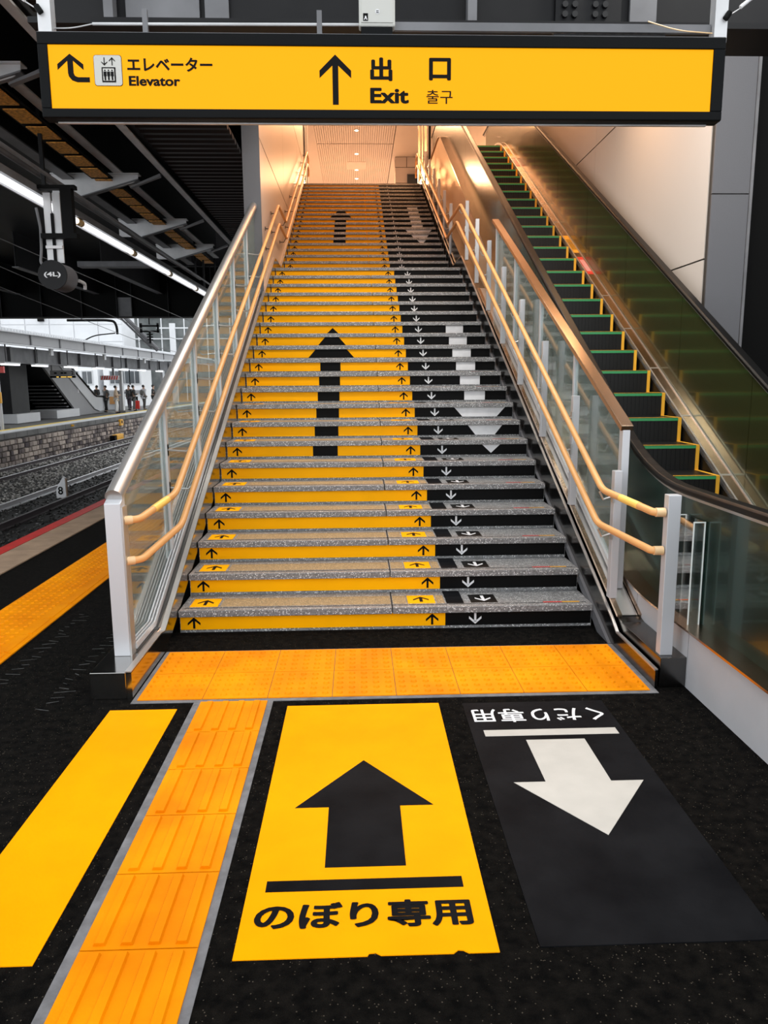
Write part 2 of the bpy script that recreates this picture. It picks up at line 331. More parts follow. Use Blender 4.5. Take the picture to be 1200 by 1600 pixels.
# upper hall
struct(MB().box(-4, 3.2, 14.59, 40, 6.2, 6.4).build('floor_upper', 'plinth_white'))
hc = struct(MB().box(-4, 1.15, 5.7, 34, 9.66, 9.75).box(1.15, 3.3, 5.7, 34, 9.66, 9.75).build('ceiling_hall', 'joint'))
k = 0; x = -1.45
while x < 1.13:
    MB().box(x, x+.062, 5.8, 22.45, 9.60, 9.66).build('ceiling_slat', 'wall_panel', hc)
    MB().box(x, x+.062, 22.5, 34, 9.60, 9.66).build('ceiling_slat', 'wall_panel', hc); x += .072
MB().box(-4, -1.46, 5.8, 34, 9.61, 9.66).box(1.16, 3.14, 5.8, 34, 9.61, 9.66).build('plain_ceiling', 'wall_panel', hc)
MB().box(-.46, .22, 24.6, 25.6, 9.59, 9.602).build('access_hatch', 'wall_panel', hc)
struct(MB().box(-4, 3.2, 34, 34.1, 6.3, 9.7).build('wall_hall_back', 'wall_panel'))
struct(MB().box(-4.1, -4, 16, 34, 6.3, 9.7).build('wall_hall_left', 'wall_panel'))
wk = struct(MB().box(1.28, 2.6, 24.0, 24.4, 6.4, 9.6).build('wall_kiosk', 'joint'))
for x0, x1, z0, z1 in ((1.27, 1.69, 9.25, 9.6), (1.70, 2.6, 9.25, 9.6), (1.27, 2.6, 8.72, 9.24), (1.27, 2.6, 6.4, 8.71)):
    MB().box(x0+.005, x1-.005, 23.98, 24.0, z0+.005, z1-.005).build('wall_panel', 'wall_panel', wk)
t = thing('display_screen', (1.98, 23.9, 8.1), 'dark wall-mounted screen with a white foot at the top of the stairs', 'screen')
MB().box(1.72, 2.2, 23.80, 23.90, 8.22, 8.95).build('screen_panel', 'screen', t, bevel=.01)
MB().box(1.70, 2.22, 23.84, 23.91, 8.18, 8.99).build('bezel', 'col_grey', t)
MB().box(1.80, 2.12, 23.78, 23.92, 6.4, 8.2).build('pedestal', 'print_white', t)
for i, y in enumerate((21.04, 23.59, 25.65, 26.9)):
    t = thing('downlight', (-.11, y, 9.6), ['round lit downlight nearest the sign in the slatted hall ceiling', 'second round downlight from the front in the slatted ceiling', 'third round downlight from the front in the slatted ceiling', 'deepest round downlight in the slatted hall ceiling'][i], 'ceiling light', 'downlights in the hall ceiling')
    MB().tube([(-.11, y, 9.60), (-.11, y, 9.585)], .085, 16).build('trim_ring', 'print_white', t)
    MB().tube([(-.11, y, 9.587), (-.11, y, 9.578)], .06, 16).build('lamp_disc', 'hall_light', t)
# frame posts at the top of the stairs
t = thing('door_frame', (-1.38, 15.3, 6.4), 'pale door frame with dark glazing strip at upper left of the stairs', 'door frame')
MB().box(-1.40, -1.35, 15.2, 15.3, 6.4, 9.58).build('jamb', 'print_white', t)
MB().box(-1.418, -1.402, 14.9, 15.15, 6.4, 9.58).build('glazing_strip', 'screen', t)
t = thing('door_frame', (1.6, 15.5, 6.4), 'brown metal posts at the upper right end of the stairs', 'door frame')
for x, w_ in ((1.44, .05), (1.53, .03), (1.60, .06)):
    MB().box(x, x+w_, 15.5, 15.6, 6.4, 9.58).build('post', 'esc_deck', t)
MB().box(1.70, 1.75, 15.4, 15.5, 6.4, 9.58).build('dark_post', 'black_wall', t)

# ================================================================ STAIRCASE
st = thing('staircase', (0, 0, 0), 'wide granite staircase with yellow ascending and black descending riser films', 'stairs')
XL, XR, XS = -1.395, 1.405, 0.40
def arrow_small(cx, zc, h, y, upd=True, wv=0.085):
    """thin arrow on a riser: stem and open head"""
    s_ = 1 if upd else -1; b_ = MB(); t_ = .0075
    P = lambda x, z: (cx+x, zc+s_*z)
    b_.prism([P(-t_, -h/2), P(t_, -h/2), P(t_, h/2-.016), P(-t_, h/2-.016)], 'Y', y-.0015, y)
    w2 = wv/2; hh = .038
    b_.prism([P(0, h/2), P(w2, h/2-hh), P(w2, h/2-hh-.017), P(0, h/2-.019), P(-w2, h/2-hh-.017), P(-w2, h/2-hh)], 'Y', y-.0015, y)
    return b_
def flat_arrow(cx, yc, s_, w_, z):
    b_ = MB(); P = lambda x, y_: (cx+x, yc+s_*y_)
    b_.prism([P(-.011, -w_/2), P(.011, -w_/2), P(.011, w_/2-.03), P(-.011, w_/2-.03)], 'Z', z, z+.001)
    b_.prism([P(0, w_/2), P(.055, w_/2-.06), P(.055, w_/2-.085), P(0, w_/2-.028), P(-.055, w_/2-.085), P(-.055, w_/2-.06)], 'Z', z, z+.001)
    return b_
UP_HALF = {0: (.115,)}
for i in range(1, 41):
    y0, z0 = nose(i); yn = nose(i+1)[0] if i < 40 else y0+1.2
    d = yn-y0+.03
    if i == 40: d = 0.5
    # tread slabs, left and right of the joint
    MB().box(XL, .036, y0, y0+d, z0-.045, z0).build('tread_slab', 'granite', st, bevel=.004)
    MB().box(.042, XR, y0, y0+d, z0-.045, z0).build('tread_slab', 'granite', st, bevel=.004)
    yr = y0+.03
    zb = z0-RS; zt = z0-.046
    MB().box(XL, XR, yr, yr+.03, zb, zt).build('riser_stone', 'granite', st)
    fa = MB().box(XL+.004, XS, yr-.003, yr, zb+.02, zt).build('riser_film', 'riser_yellow', st, label='yellow riser film')
    fb = MB().box(XS, XR-.004, yr-.003, yr, zb+.02, zt).build('riser_film', 'riser_black', st, label='black riser film')
    yf = yr-.003; zc = (zb+.02+zt)/2; h = .078
    for cx in (-1.30, .31): arrow_small(cx, zc, h, yf).build('arrow_mark', 'ink', fa)
    arrow_small(.605, zc, h, yf, False).build('arrow_mark', 'print_white', fb)
    # pieces of the big arrows
    j = i-6 if i <= 21 else i-26      # 1.. within each motif
    ns = 6 if i <= 21 else 5
    zlo, zhi = zb+.02, zt
    if i >= 7 and (i <= 15 or 27 <= i <= 34):
        if j <= ns: pts = [(-.115, zlo), (.115, zlo), (.115, zhi), (-.115, zhi)]
        else:
            q = j-ns; a_, c_ = [(.27, .185), (.17, .085), (.075, 0.0)][q-1]
            pts = [(-a_, zlo), (a_, zlo), (c_, zhi), (-c_, zhi)] if c_ > 0 else [(-a_, zlo), (a_, zlo), (0, zlo+.07)]
        MB().prism([(-.485+p[0], p[1]) for p in pts], 'Y', yf-.0015, yf).build('arrow_piece', 'ink', fa)
        jj = j
        if jj <= 3:
            a_, c_ = [(.085, 0.0), (.17, .095), (.26, .175)][jj-1]
            pts = [(-a_, zhi), (a_, zhi), (c_, zlo), (-c_, zlo)] if c_ > 0 else [(-a_, zhi), (a_, zhi), (0, zhi-.08)]
        else: pts = [(-.11, zlo), (.11, zlo), (.11, zhi), (-.11, zhi)]
        MB().prism([(1.065+p[0], p[1]) for p in pts], 'Y', yf-.0015, yf).build('arrow_piece', 'print_white', fb)
    # marks on the treads that the eye can see
    if i <= 11:
        s1 = MB().box(-1.34, -1.15, y0+.085, y0+.275, z0, z0+.0015).build('tread_sticker', 'riser_yellow', st, label='yellow tread sticker')
        flat_arrow(-1.245, y0+.18, 1, .12, z0+.0015).build('arrow_mark', 'ink', s1)
        s1 = MB().box(.15, .34, y0+.085, y0+.275, z0, z0+.0015).build('tread_sticker', 'riser_yellow', st, label='yellow tread sticker')
        flat_arrow(.245, y0+.18, 1, .12, z0+.0015).build('arrow_mark', 'ink', s1)
        MB().box(.415, .535, y0+.075, y0+.38, z0, z0+.0015).build('tread_band', 'sheet_black', st, label='black tread band')
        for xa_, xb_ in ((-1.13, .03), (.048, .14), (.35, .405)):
            MB().box(xa_, xb_, y0+.085, y0+.275, z0, z0+.0012).build('antislip_strip', 'antislip', st)  # tan speckled strips between the tread stickers
        s1 = MB().box(.585, .77, y0+.085, y0+.275, z0, z0+.0015).build('tread_sticker', 'riser_black', st, label='black tread sticker')
        flat_arrow(.68, y0+.18, -1, .13, z0+.0015).build('arrow_mark', 'print_white', s1)
        MB().box(XL+.03, XR-.03, y0+.055, y0+.063, z0, z0+.001).build('grip_groove', 'ink', st)
        MB().box(1.08, 1.21, y0+.06, y0+.078, z0, z0+.0018).build('corner_mark', 'label_red', st)
        MB().box(1.21, 1.33, y0+.06, y0+.078, z0, z0+.0018).build('corner_mark', 'label_yellow', st)
# body under the steps
pts = [(0.06, 0.0), (0.06, .11)]
for i in range(1, 41):
    y0, z0 = nose(i); yn = nose(i+1)[0] if i < 40 else 14.6
    pts += [(y0+.06, z0-.047), (yn+.06, z0-.047)]
pts += [(14.66, 5.9), (8.0, 2.9), (6.8, 2.9), (.8, 0)]
MB().prism(pts, 'X', XL+.002, XR-.002).build('stair_body', 'bare_concrete', st)
MB().box(XL, XR, 14.59, 15.2, 6.355, 6.405).build('top_landing', 'granite', st)

# stringers: stair-side steel faces with caps
def stringer_pts(c, yb):
    L1 = 7.05; m1 = .457; z1 = c+m1*L1
    return [(-.33, c-.33*m1), (L1, z1), (8.0, z1), (14.6, z1+(14.6-8.0)*.4507), (15.2, z1+(14.6-8.0)*.4507)]
def band(top, depth):
    """polygon between a top line and the same line lowered by depth (not below 0)"""
    return top+[(y, max(0.0, z-depth)) for y, z in reversed(top)]
for side, c0, nm in ((-1, .285, 'left'), (1, .31, 'right')):
    sx = 1.405 if side > 0 else -1.395
    top = [(-1.045, .105 if side > 0 else .15), (-.42, .105 if side > 0 else .15)]+stringer_pts(c0, 0)
    xa, xb = (sx+.02, sx+.035) if side > 0 else (sx-.035, sx-.005)
    o = MB().prism(band(top, .55), 'X', xa, xb).build('stringer_plate', 'steel_mirror' if side < 0 else 'steel_dark', st)
    MB().sweep([(0, y, z) for y, z in top], [(xa-.004, -.004), (xb, -.004), (xb, .006), (xa-.004, .006)]).build('plate_lip', 'steel', o)
# filler between steps and plates
MB().prism(band(stringer_pts(.05, 0), .3), 'X', XR, XR+.02).build('side_filler', 'col_grey', st)
# left kerb box under the glass
ltop = [(-1.04, .15), (-.30, .15), (.0, .285)]+[(7.05, .285+.457*7.05)]
o = MB().prism([(-1.045, 0), (-1.045, .15), (-.30, .15), (0.02, .27), (5.6, .265+.457*5.6), (5.6, 2.0), (1.0, 0)], 'X', -1.62, -1.431).build('kerb_left', 'steel_mirror', st, bevel=.003, label='polished steel kerb under the left glass')
# right kerb: flat box then sloping channel
o = MB().prism([(-1.035, 0), (-1.035, .17), (-.42, .17), (-.33, .19), (14.6, .36+.457*7.05+.457*7), (14.6, 5.5), (1.3, 0)], 'X', 1.455, 1.600).build('kerb_right', 'steel_dark', st, bevel=.003, label='dark steel kerb and sloping channel on the right')
MB().sweep([(0, -.345, .190), (0, 5.5, .36+.457*5.5)], [(1.48, .0), (1.58, .0), (1.58, .004), (1.48, .004)]).build('channel_floor', 'steel', st)
MB().sweep([(0, -.36, .185), (0, 5.5, .36+.457*5.5-.01)], [(1.445, .0), (1.475, .0), (1.475, .02), (1.445, .02)]).build('channel_rib', 'esc_deck', st)
MB().sweep([(0, -.36, .185), (0, 5.5, .36+.457*5.5-.01)], [(1.585, .0), (1.603, .0), (1.603, .02), (1.585, .02)]).build('channel_rib', 'esc_deck', st)

# ================================================================ LEFT GLASS BALUSTRADE
lb = thing('glass_balustrade', (-1.52, -.76, .15), 'long glass balustrade with round steel cap left of the stairs', 'balustrade')
capL = lambda y: 1.400+.4517*y
botL = lambda y: max(.16, .30+.457*y)
MB().tube([(-1.52, -.765, capL(-.765)-.005), (-1.52, 6.06, capL(6.06))], .048, 18).build('cap_rail', 'steel', lb)
MB().ball((-1.52, 6.06, capL(6.06)), .048, 14, 8).build('cap_end', 'steel', lb)
MB().prism([(-.80, .15), (-.72, .15), (-.72, 1.055), (-.80, 1.02)], 'X', -1.565, -1.475).build('end_post', 'painted_grey', lb, bevel=.004)
MB().box(-1.475, -1.466, -.80, -.72, .15, 1.0).build('post_edge', 'steel', lb)
py = [.37, 1.45, 2.55, 3.65, 4.75, 5.75]
for y in py:
    b = MB(); b.box(-1.545, -1.53, y-.022, y+.022, botL(y)-.03, capL(y)-.03).box(-1.51, -1.495, y-.022, y+.022, botL(y)-.03, capL(y)-.03).box(-1.53, -1.51, y-.008, y+.008, botL(y), capL(y)-.05)
    b.build('post', 'aluminium', lb)
ed = [-.72]+py
for a, c in zip(ed[:-1], ed[1:]):
    a2, c2 = a+.02, c-.012
    pts = [(a2, botL(a2)+.03)]
    if a2 < -.31 < c2: pts.append((-.31, botL(-.31)+.03))
    pts += [(c2, botL(c2)+.03), (c2, capL(c2)-.045), (a2, capL(a2)-.045)]
    MB().prism(pts, 'X', -1.524, -1.516).build('glass_panel', 'glass', lb)
path = [(0, -.72, .165), (0, -.31, .165), (0, 5.62, botL(5.62)+.005)]
for x, w_ in ((-1.510, .010), (-1.490, .010), (-1.470, .010)):
    MB().sweep(path, [(x, 0), (x+w_, 0), (x+w_, .035), (x, .035)]).build('bottom_rail', 'aluminium', lb)

# ================================================================ RIGHT GLASS BALUSTRADE
rb = thing('glass_balustrade', (1.54, 0, .3), 'glass balustrade with flat bronze cap between stairs and escalator', 'balustrade')
capR = lambda y: 1.425+.457*y
botR = lambda y: .375+.457*y
MB().sweep([(0, -.13, capR(-.13)), (0, 4.75, capR(4.75))], [(1.495, -.025), (1.575, -.025), (1.575, .012), (1.495, .012)]).build('cap_rail', 'esc_deck', rb, bevel=.003)  # brown cap colour stands in for orange light reflected in the metal
for y in (-.09, 1.07, 2.25, 3.45, 4.6):
    w_ = .032 if y < 0 else .018
    MB().box(1.535-w_/2-.008, 1.535+w_/2+.008, y-w_, y+w_, botR(y)-.03, capR(y)-.02).build('post', 'painted_grey', rb, bevel=.002)
ed = [-.09, 1.07, 2.25, 3.45, 4.6]
for a, c in zip(ed[:-1], ed[1:]):
    a2, c2 = a+.035, c-.02
    MB().prism([(a2, botR(a2)+.04), (c2, botR(c2)+.04), (c2, capR(c2)-.03), (a2, capR(a2)-.03)], 'X', 1.531, 1.539).build('glass_panel', 'glass', rb)
MB().sweep([(0, -.1, botR(-.1)), (0, 4.7, botR(4.7))], [(1.515, 0), (1.555, 0), (1.555, .045), (1.515, .045)]).build('bottom_rail', 'aluminium', rb)

# ================================================================ HANDRAILS
hl = thing('handrail', (-1.32, 0, .9), 'tan double handrail along the left side of the stairs', 'handrail')
upL = [(-1.475, -.76, .92), (-1.40, -.72, .92), (-1.32, -.204, .985), (-1.32, 6.95, 4.235), (-1.32, 8.12, 4.235), (-1.32, 14.45, 7.085), (-1.32, 14.75, 7.085)]
loL = [(-1.475, -.76, .69), (-1.40, -.72, .69), (-1.32, -.09, .765), (-1.32, 7.0, 3.985), (-1.32, 8.17, 3.985), (-1.32, 14.5, 6.835), (-1.32, 14.8, 6.835)]
for P, n in ((upL, 'upper_rail'), (loL, 'lower_rail')):
    MB().tube(P, .021, 12, smooth=.07).build(n, 'rail_tan', hl)
    p = Vector(P[0]); MB().tube([p, p+(Vector(P[1])-p).normalized()*.045], .024, 14).build('end_collar', 'rail_cap', hl)
    e = Vector(P[-1]); d_ = .25 if n == 'upper_rail' else .2
    MB().tube([e, e+Vector((0, .12, -.03)), e+Vector((0, .14, -d_+.02)), e+Vector((0, -.02, -d_))], .019, 8, smooth=.04).build('return_loop', 'rail_tan', hl)
a = Vector(upL[1]).lerp(Vector(upL[2]), .35); c = Vector(upL[1]).lerp(Vector(upL[2]), .75)
MB().tube([a, c], .0225, 14).build('braille_plate', 'braille', hl)
def zr(y, off):
    if y < 6.95: return .055+.4557*y+off
    if y < 8.12: return .055+.4557*6.95+off
    return .055+.4557*6.95+off+(y-8.12)*.4507
for y in [.40, 1.48, 2.58, 3.68, 4.78]:
    for off in (1.018, .755):
        z = zr(y, off); MB().tube([(-1.50, y-.03, z-.05), (-1.37, y-.03, z-.06), (-1.32, y-.03, z-.02)], .007, 6).box(-1.51, -1.495, y-.05, y-.01, z-.09, z-.01).build('bracket', 'steel', hl)
for y in [6.0, 6.8, 8.0, 9.1, 10.2, 11.3, 12.4, 13.5, 14.4]:
    for off in (1.018, .755):
        z = zr(y, off); MB().tube([(-1.42, y, z-.075), (-1.35, y, z-.08), (-1.32, y, z-.02)], .008, 6).tube([(-1.42, y, z-.075), (-1.412, y, z-.075)], .028, 10).build('bracket', 'steel_dark', hl)
hr = thing('handrail', (1.34, 0, .9), 'tan double handrail with grey end post along the right of the stairs', 'handrail')
upR = [(1.455, -.98, .985), (1.36, -.96, .985), (1.34, -.232, 1.0), (1.34, 6.5, 4.155), (1.34, 8.05, 4.2), (1.34, 14.5, 7.07), (1.34, 14.8, 7.07)]
loR = [(1.455, -.98, .765), (1.36, -.96, .765), (1.34, -.167, .765), (1.34, 6.9, 4.0), (1.34, 8.25, 4.0), (1.34, 14.55, 6.82), (1.34, 14.85, 6.82)]
upR = [(1.46, -.965, .965), (1.40, -.965, .965), (1.34, -.29, .99)]+upR[3:]
loR = [(1.46, -.965, .755), (1.40, -.965, .755), (1.34, -.22, .765)]+loR[3:]
for P, n in ((upR, 'upper_rail'), (loR, 'lower_rail')):
    MB().tube(P, .021, 12, smooth=.07).build(n, 'rail_tan', hr)
    p = Vector(P[0]); MB().tube([p, p+(Vector(P[1])-p).normalized()*.05], .0245, 14).build('end_collar', 'rail_cap', hr)
    e = Vector(P[-1]); d_ = .25 if n == 'upper_rail' else .2
    MB().tube([e, e+Vector((0, .12, -.03)), e+Vector((0, .14, -d_+.02)), e+Vector((0, -.02, -d_))], .019, 8, smooth=.04).build('return_loop', 'rail_tan', hr)
a = Vector(upR[1]).lerp(Vector(upR[2]), .25); c = Vector(upR[1]).lerp(Vector(upR[2]), .6)
MB().tube([a, c], .0225, 14).build('braille_plate', 'braille', hr)
MB().box(1.465, 1.535, -.995, -.935, .17, 1.06).build('end_post', 'painted_grey', hr, bevel=.003)
for k in range(15):
    y = -.2+k*.985
    if 7.2 < y < 8.0: continue
    zt_ = (1.19+.457*y) if y < 7 else (1.19+.457*7.0+(y-8.1)*.4507)
    zb_ = (.36+.457*y) if y < 7 else (.36+.457*7.0+(y-8.1)*.4507)
    MB().box(1.435, 1.485, y-.03, y+.03, zb_, zt_).build('support_post', 'painted_grey', hr, bevel=.003)
    for P, dz in ((0, -.16), (1, -.40)):
        z = zt_+dz; MB().tube([(1.435, y-.02, z), (1.37, y-.02, z-.02), (1.345, y-.02, z+.03)], .007, 6).box(1.425, 1.437, y-.04, y, z-.04, z+.04).build('bracket', 'steel', hr)

# ================================================================ ESCALATOR
es = thing('escalator', (2.3, 0, 0), 'black escalator with green lit step edges right of the stairs', 'escalator')
SE = .54
n_steps = 26
for k in range(-4, n_steps):
    y = 1.12+.4*k; z = max(.03, min(.887+.216*k, 6.4))
    zprev = max(.03, .887+.216*(k-1))
    sp = MB(); sp.box(1.84, 2.765, y, y+.40, z-.03, z)
    nsl = 22
    for q in range(nsl):
        xx = 1.86+q*(.86/nsl); sp.box(xx, xx+.02, y-.004, y, zprev, z-.028)
    if z > zprev+.03: sp.box(1.84, 2.765, y, y+.02, zprev-.01, z-.02)
    s1 = sp.build('step', 'esc_step', es)
    if z > zprev+.03:
        MB().box(1.86, 2.74, y-.006, y-.001, z-.028, z-.004).build('green_lamp_strip', 'esc_green', s1)  # glowing strip stands in for green underlight on the riser top
        MB().box(2.738, 2.768, y-.008, y-.001, zprev, z).build('yellow_riser_border', 'esc_yellow', s1)
    bb = MB().box(2.735, 2.768, y+.0, y+.40, z, z+.002).box(1.84, 2.735, y, y+.018, z, z+.002)
    bb.build('yellow_tread_border', 'esc_yellow', s1)
def esc_path(x, c, zlev, y_a=-.75, y_b=.62, top=True, y_start=-3.4, ztop=None, ycut=14.5):
    """level run, curve, slope, curve, level run"""
    P = [Vector((x, y_start, zlev))]
    yk = (zlev-c)/SE
    a_, b_ = Vector((x, yk-.55, zlev)), Vector((x, yk+.55*.88, c+SE*(yk+.55*.88))); m_ = Vector((x, yk, zlev))
    for j in range(9):
        t_ = j/8; P.append(a_*(1-t_)**2+m_*2*t_*(1-t_)+b_*t_*t_)
    zt_ = 6.4+(zlev-.0); yk2 = (zt_-c)/SE
    a_, b_ = Vector((x, yk2-.5, c+SE*(yk2-.5))), Vector((x, yk2+.55, zt_)); m_ = Vector((x, yk2, zt_))
    for j in range(9):
        t_ = j/8; P.append(a_*(1-t_)**2+m_*2*t_*(1-t_)+b_*t_*t_)
    P.append(Vector((x, ycut, zt_))); return P
# left balustrade
hp = esc_path(1.71, 1.125, 1.04)
HPROF = [(-.042, -.012), (-.042, .008), (-.030, .022), (.030, .022), (.042, .008), (.042, -.012), (.030, -.022), (-.030, -.022)]
MB().sweep(hp, HPROF).build('left_handrail', 'rubber', es, bevel=.004)
MB().sweep([p+Vector((0, 0, -.03)) for p in hp], [(-.018, -.012), (.018, -.012), (.018, .006), (-.018, .006)]).build('handrail_guide', 'steel', es)
dkp = esc_path(1.71, .33, .325, ycut=15.0)
def between(x0, x1, lo, hi, y0, y1, name, m, cuts=()):
    """vertical panel between two path polylines"""
    def zat(P, y):
        for a_, b_ in zip(P[:-1], P[1:]):
            if a_.y <= y <= b_.y: return a_.z+(b_.z-a_.z)*(y-a_.y)/max(1e-6, b_.y-a_.y)
        return P[-1].z if y > P[-1].y else P[0].z
    edges = [y0]+[c_ for c_ in cuts if y0 < c_ < y1]+[y1]
    for e0, e1 in zip(edges[:-1], edges[1:]):
        n_ = max(2, int((e1-e0)/.12)); ys_ = [e0+.004+(e1-e0-.008)*j/n_ for j in range(n_+1)]
        MB().prism([(y, lo if isinstance(lo, float) else zat(lo, y)) for y in ys_]+[(y, zat(hi, y)) for y in reversed(ys_)], 'X', x0, x1).build(name, m, es)
between(1.69, 1.72, [p+Vector((0, 0, .01)) for p in dkp], [p+Vector((0, 0, -.04)) for p in hp], -3.4, 14.3, 'glass_panel', 'esc_glass_dark', (-.62, 1.4, 3.2, 5.0, 6.8, 8.6, 10.4, 12.2))
MB().sweep(dkp, [(-.135, 0), (-.012, 0), (-.012, .012), (-.135, .012)]).build('outer_deck', 'esc_deck', es)
MB().sweep([p+Vector((.13, 0, -.06)) for p in dkp], [(-.10, 0), (.0, 0), (.0, .012), (-.10, .012)]).build('inner_deck', 'esc_deck', es)
low = [p+Vector((0, 0, -.012)) for p in dkp]
between(1.60, 1.615, 0.0, [Vector((p.x, p.y, min(p.z, 1.0))) for p in low], -3.4, 1.5, 'base_plinth', 'plinth_white', (-1.04, -.28,))
between(1.60, 1.615, [p+Vector((0, 0, -1.3)) for p in low], low, 1.5, 15.0, 'outer_cladding', 'esc_clad', (3.2, 5.0, 6.8, 8.6, 10.4, 12.2, 13.8))
# right balustrade
hp2 = esc_path(2.93, 1.19, 1.04, ycut=14.3)
MB().sweep(hp2, HPROF).build('right_handrail', 'rubber', es, bevel=.004)
MB().sweep([p+Vector((0, 0, -.03)) for p in hp2], [(-.018, -.012), (.018, -.012), (.018, .006), (-.018, .006)]).build('handrail_guide', 'steel', es)
dk2 = esc_path(2.90, .215, .19, ycut=14.3)
MB().sweep(dk2, [(-.08, 0), (.005, 0), (.005, .012), (-.08, .012)]).build('inner_deck', 'esc_deck', es)
MB().sweep(dk2, [(-.095, -.03), (-.08, -.03), (-.08, .02), (-.095, .02)]).build('skirt_edge', 'steel', es)
MB().sweep(dk2, [(.005, -.01), (.016, -.01), (.016, .022), (.005, .022)]).build('deck_trim', 'steel', es)
for k in range(14):
    y = 1.2+k*.83; z = .215+SE*y
    MB().sweep([(2.90, y, z+.011), (2.90, y+.02, z+.011+.02*SE)], [(-.078, .0), (.004, .0), (.004, .004), (-.078, .004)]).build('deck_joint_cover', 'steel', es)
between(2.918, 2.938, [p+Vector((0, 0, .01)) for p in dk2], [p+Vector((0, 0, -.04)) for p in hp2], -3.4, 14.0, 'glass_panel', 'esc_glass', (1.0, 2.4, 4.0, 5.6, 7.2, 8.8, 10.4, 12.0))
MB().prism([(-3.4, .0)]+[(p.y, p.z-.02) for p in dk2]+[(14.3, 5.6), (2.5, 0)], 'X', 2.79, 2.80).build('skirt_panel', 'esc_step', es)
MB().prism([(-3.4, .0)]+[(p.y, p.z-.10) for p in dkp]+[(15.0, 5.6), (2.5, 0)], 'X', 1.80, 1.825).build('skirt_panel', 'esc_step', es)
MB().prism([(-2.0, 0), (-.2, 0), (1.2, .5), (12, 6.1), (12, 5.2), (1.5, 0)], 'X', 1.83, 2.78).build('truss', 'black_wall', es)
def label_on_deck(y, name, m, ln):
    z = .215+SE*y; return MB().sweep([(2.90, y, z+.013), (2.90, y+ln, z+.013+ln*SE)], [(-.072, .0), (.0, .0), (.0, .002), (-.072, .002)]).build(name, m, es)
def zdk(y): return .215+SE*y
for y in (5.15, 9.9):
    l1 = label_on_deck(y, 'warning_label', 'label_red', .55); l2 = label_on_deck(y+.7, 'warning_label', 'label_yellow', .62)
    u = Vector((0, 1, SE)).normalized()
    for q in range(3):
        a_ = Vector((2.90-.056+q*.020, y+.08, zdk(y+.08)+.0175)); MB().sweep([a_, a_+u*.42], [(-.004, 0), (.004, 0), (.004, .001), (-.004, .001)]).build('print_line', 'print_white', l1)
        a_ = Vector((2.90-.056+q*.020, y+.8, zdk(y+.8)+.0175)); MB().sweep([a_, a_+u*.42], [(-.004, 0), (.004, 0), (.004, .001), (-.004, .001)]).build('print_line', 'ink', l2)
MB().box(1.60, 1.84, -3.43, -3.40, 0, .337).build('plinth_end', 'plinth_white', es)
for xx_ in (1.71, 2.93): MB().tube([(xx_, -3.36, 1.03), (xx_, -3.52, .98), (xx_, -3.62, .82), (xx_, -3.62, .55), (xx_, -3.52, .38), (xx_, -3.40, .33)], .035, 10, smooth=.08).build('newel_return', 'rubber', es)
MB().box(1.84, 2.80, -3.6, -.9, 0, .032).build('landing_plate', 'steel_dark', es)
# acrylic guard beside the plinth
ag = thing('acrylic_guard', (1.67, -.85, .33), 'small clear acrylic guard column standing on the escalator plinth edge', 'guard')
MB().box(1.615, 1.62, -.98, -.74, .335, .91).build('side_pane', 'acrylic', ag)
MB().box(1.675, 1.68, -.98, -.74, .335, .91).build('side_pane', 'acrylic', ag)
MB().box(1.62, 1.675, -.98, -.975, .335, .91).build('front_pane', 'acrylic', ag)
for x, y in ((1.6175, -.978), (1.6775, -.978), (1.6175, -.742), (1.6775, -.742)):
    MB().box(x-.003, x+.003, y-.003, y+.003, .335, .912).build('bright_edge', 'edge', ag)
MB().box(1.614, 1.681, -.982, -.738, .325, .336).build('foot_plate', 'steel', ag)
for y in (-.98, -.74): MB().box(1.615, 1.68, y-.003, y+.003, .906, .912).build('bright_edge', 'edge', ag)

# ================================================================ FLOOR MARKINGS
t = thing('tactile_paving', (0, -.72, 0), 'orange dotted tactile tiles laid across the foot of the stairs', 'tactile paving')
MB().box(-1.395, 1.425, -1.11, -.345, 0, .003).build('mortar_bed', 'mortar', t)
b = MB(); b.box(-.171, .171, -.178, .178, 0.0, .008)
for i in range(5):
    for j in range(5): b.dome(-.134+i*.067, -.134+j*.067, .008, .019, .009)
proto = None
for i in range(8):
    for j in range(2):
        x = -1.37+.345*(i+.5); y = -1.08+.36*(j+.5)
        if proto is None:
            proto = b.build('tile', 'tactile', None, bevel=0); proto.parent = t; proto.location = (x, y+.72, 0)
        else: share(proto, 'tile', t, (x, y+.72, 0))
t = thing('tactile_paving', (-.85, -2.3, 0), 'orange barred tactile tiles leading up to the stairs between two stickers', 'tactile paving')
MB().box(-1.062, -.645, -4.6, -1.112, 0, .003).build('mortar_bed', 'mortar', t)
b = MB(); b.box(-.175, .175, -.174, .174, 0.0, .008)
for i in range(4):
    x = -.123+i*.082
    b.prism([(x-.019, 0.008), (x+.019, .008), (x+.014, .018), (x-.014, .018)], 'Y', -.158, .158)
proto = None
for k in range(10):
    y = -1.113-.3525*(k+.5)
    if proto is None:
        proto = b.build('tile', 'tactile'); proto.parent = t; proto.location = (0, y+2.3, 0)
    else: share(proto, 'tile', t, (0, y+2.3, 0))
t = thing('tactile_paving', (-2.58, 0, 0), 'orange dotted tactile strip running along the platform edge on the left', 'tactile paving')
b = MB(); b.box(-.27, .23, -.172, .172, 0.0, .008)
for i in range(6):
    for j in range(5): b.dome(-.235+i*.064, -.134+j*.067, .008, .017, .006)
b.prism([(.165, 0.008), (.195, .008), (.19, .0135), (.17, .0135)], 'Y', -.165, .165)
proto = None
for k in range(58):
    y = -5.4+.35*k
    if proto is None:
        proto = b.build('tile', 'tactile'); proto.parent = t; proto.location = (0, y, 0)
    else: share(proto, 'tile', t, (0, y, 0))

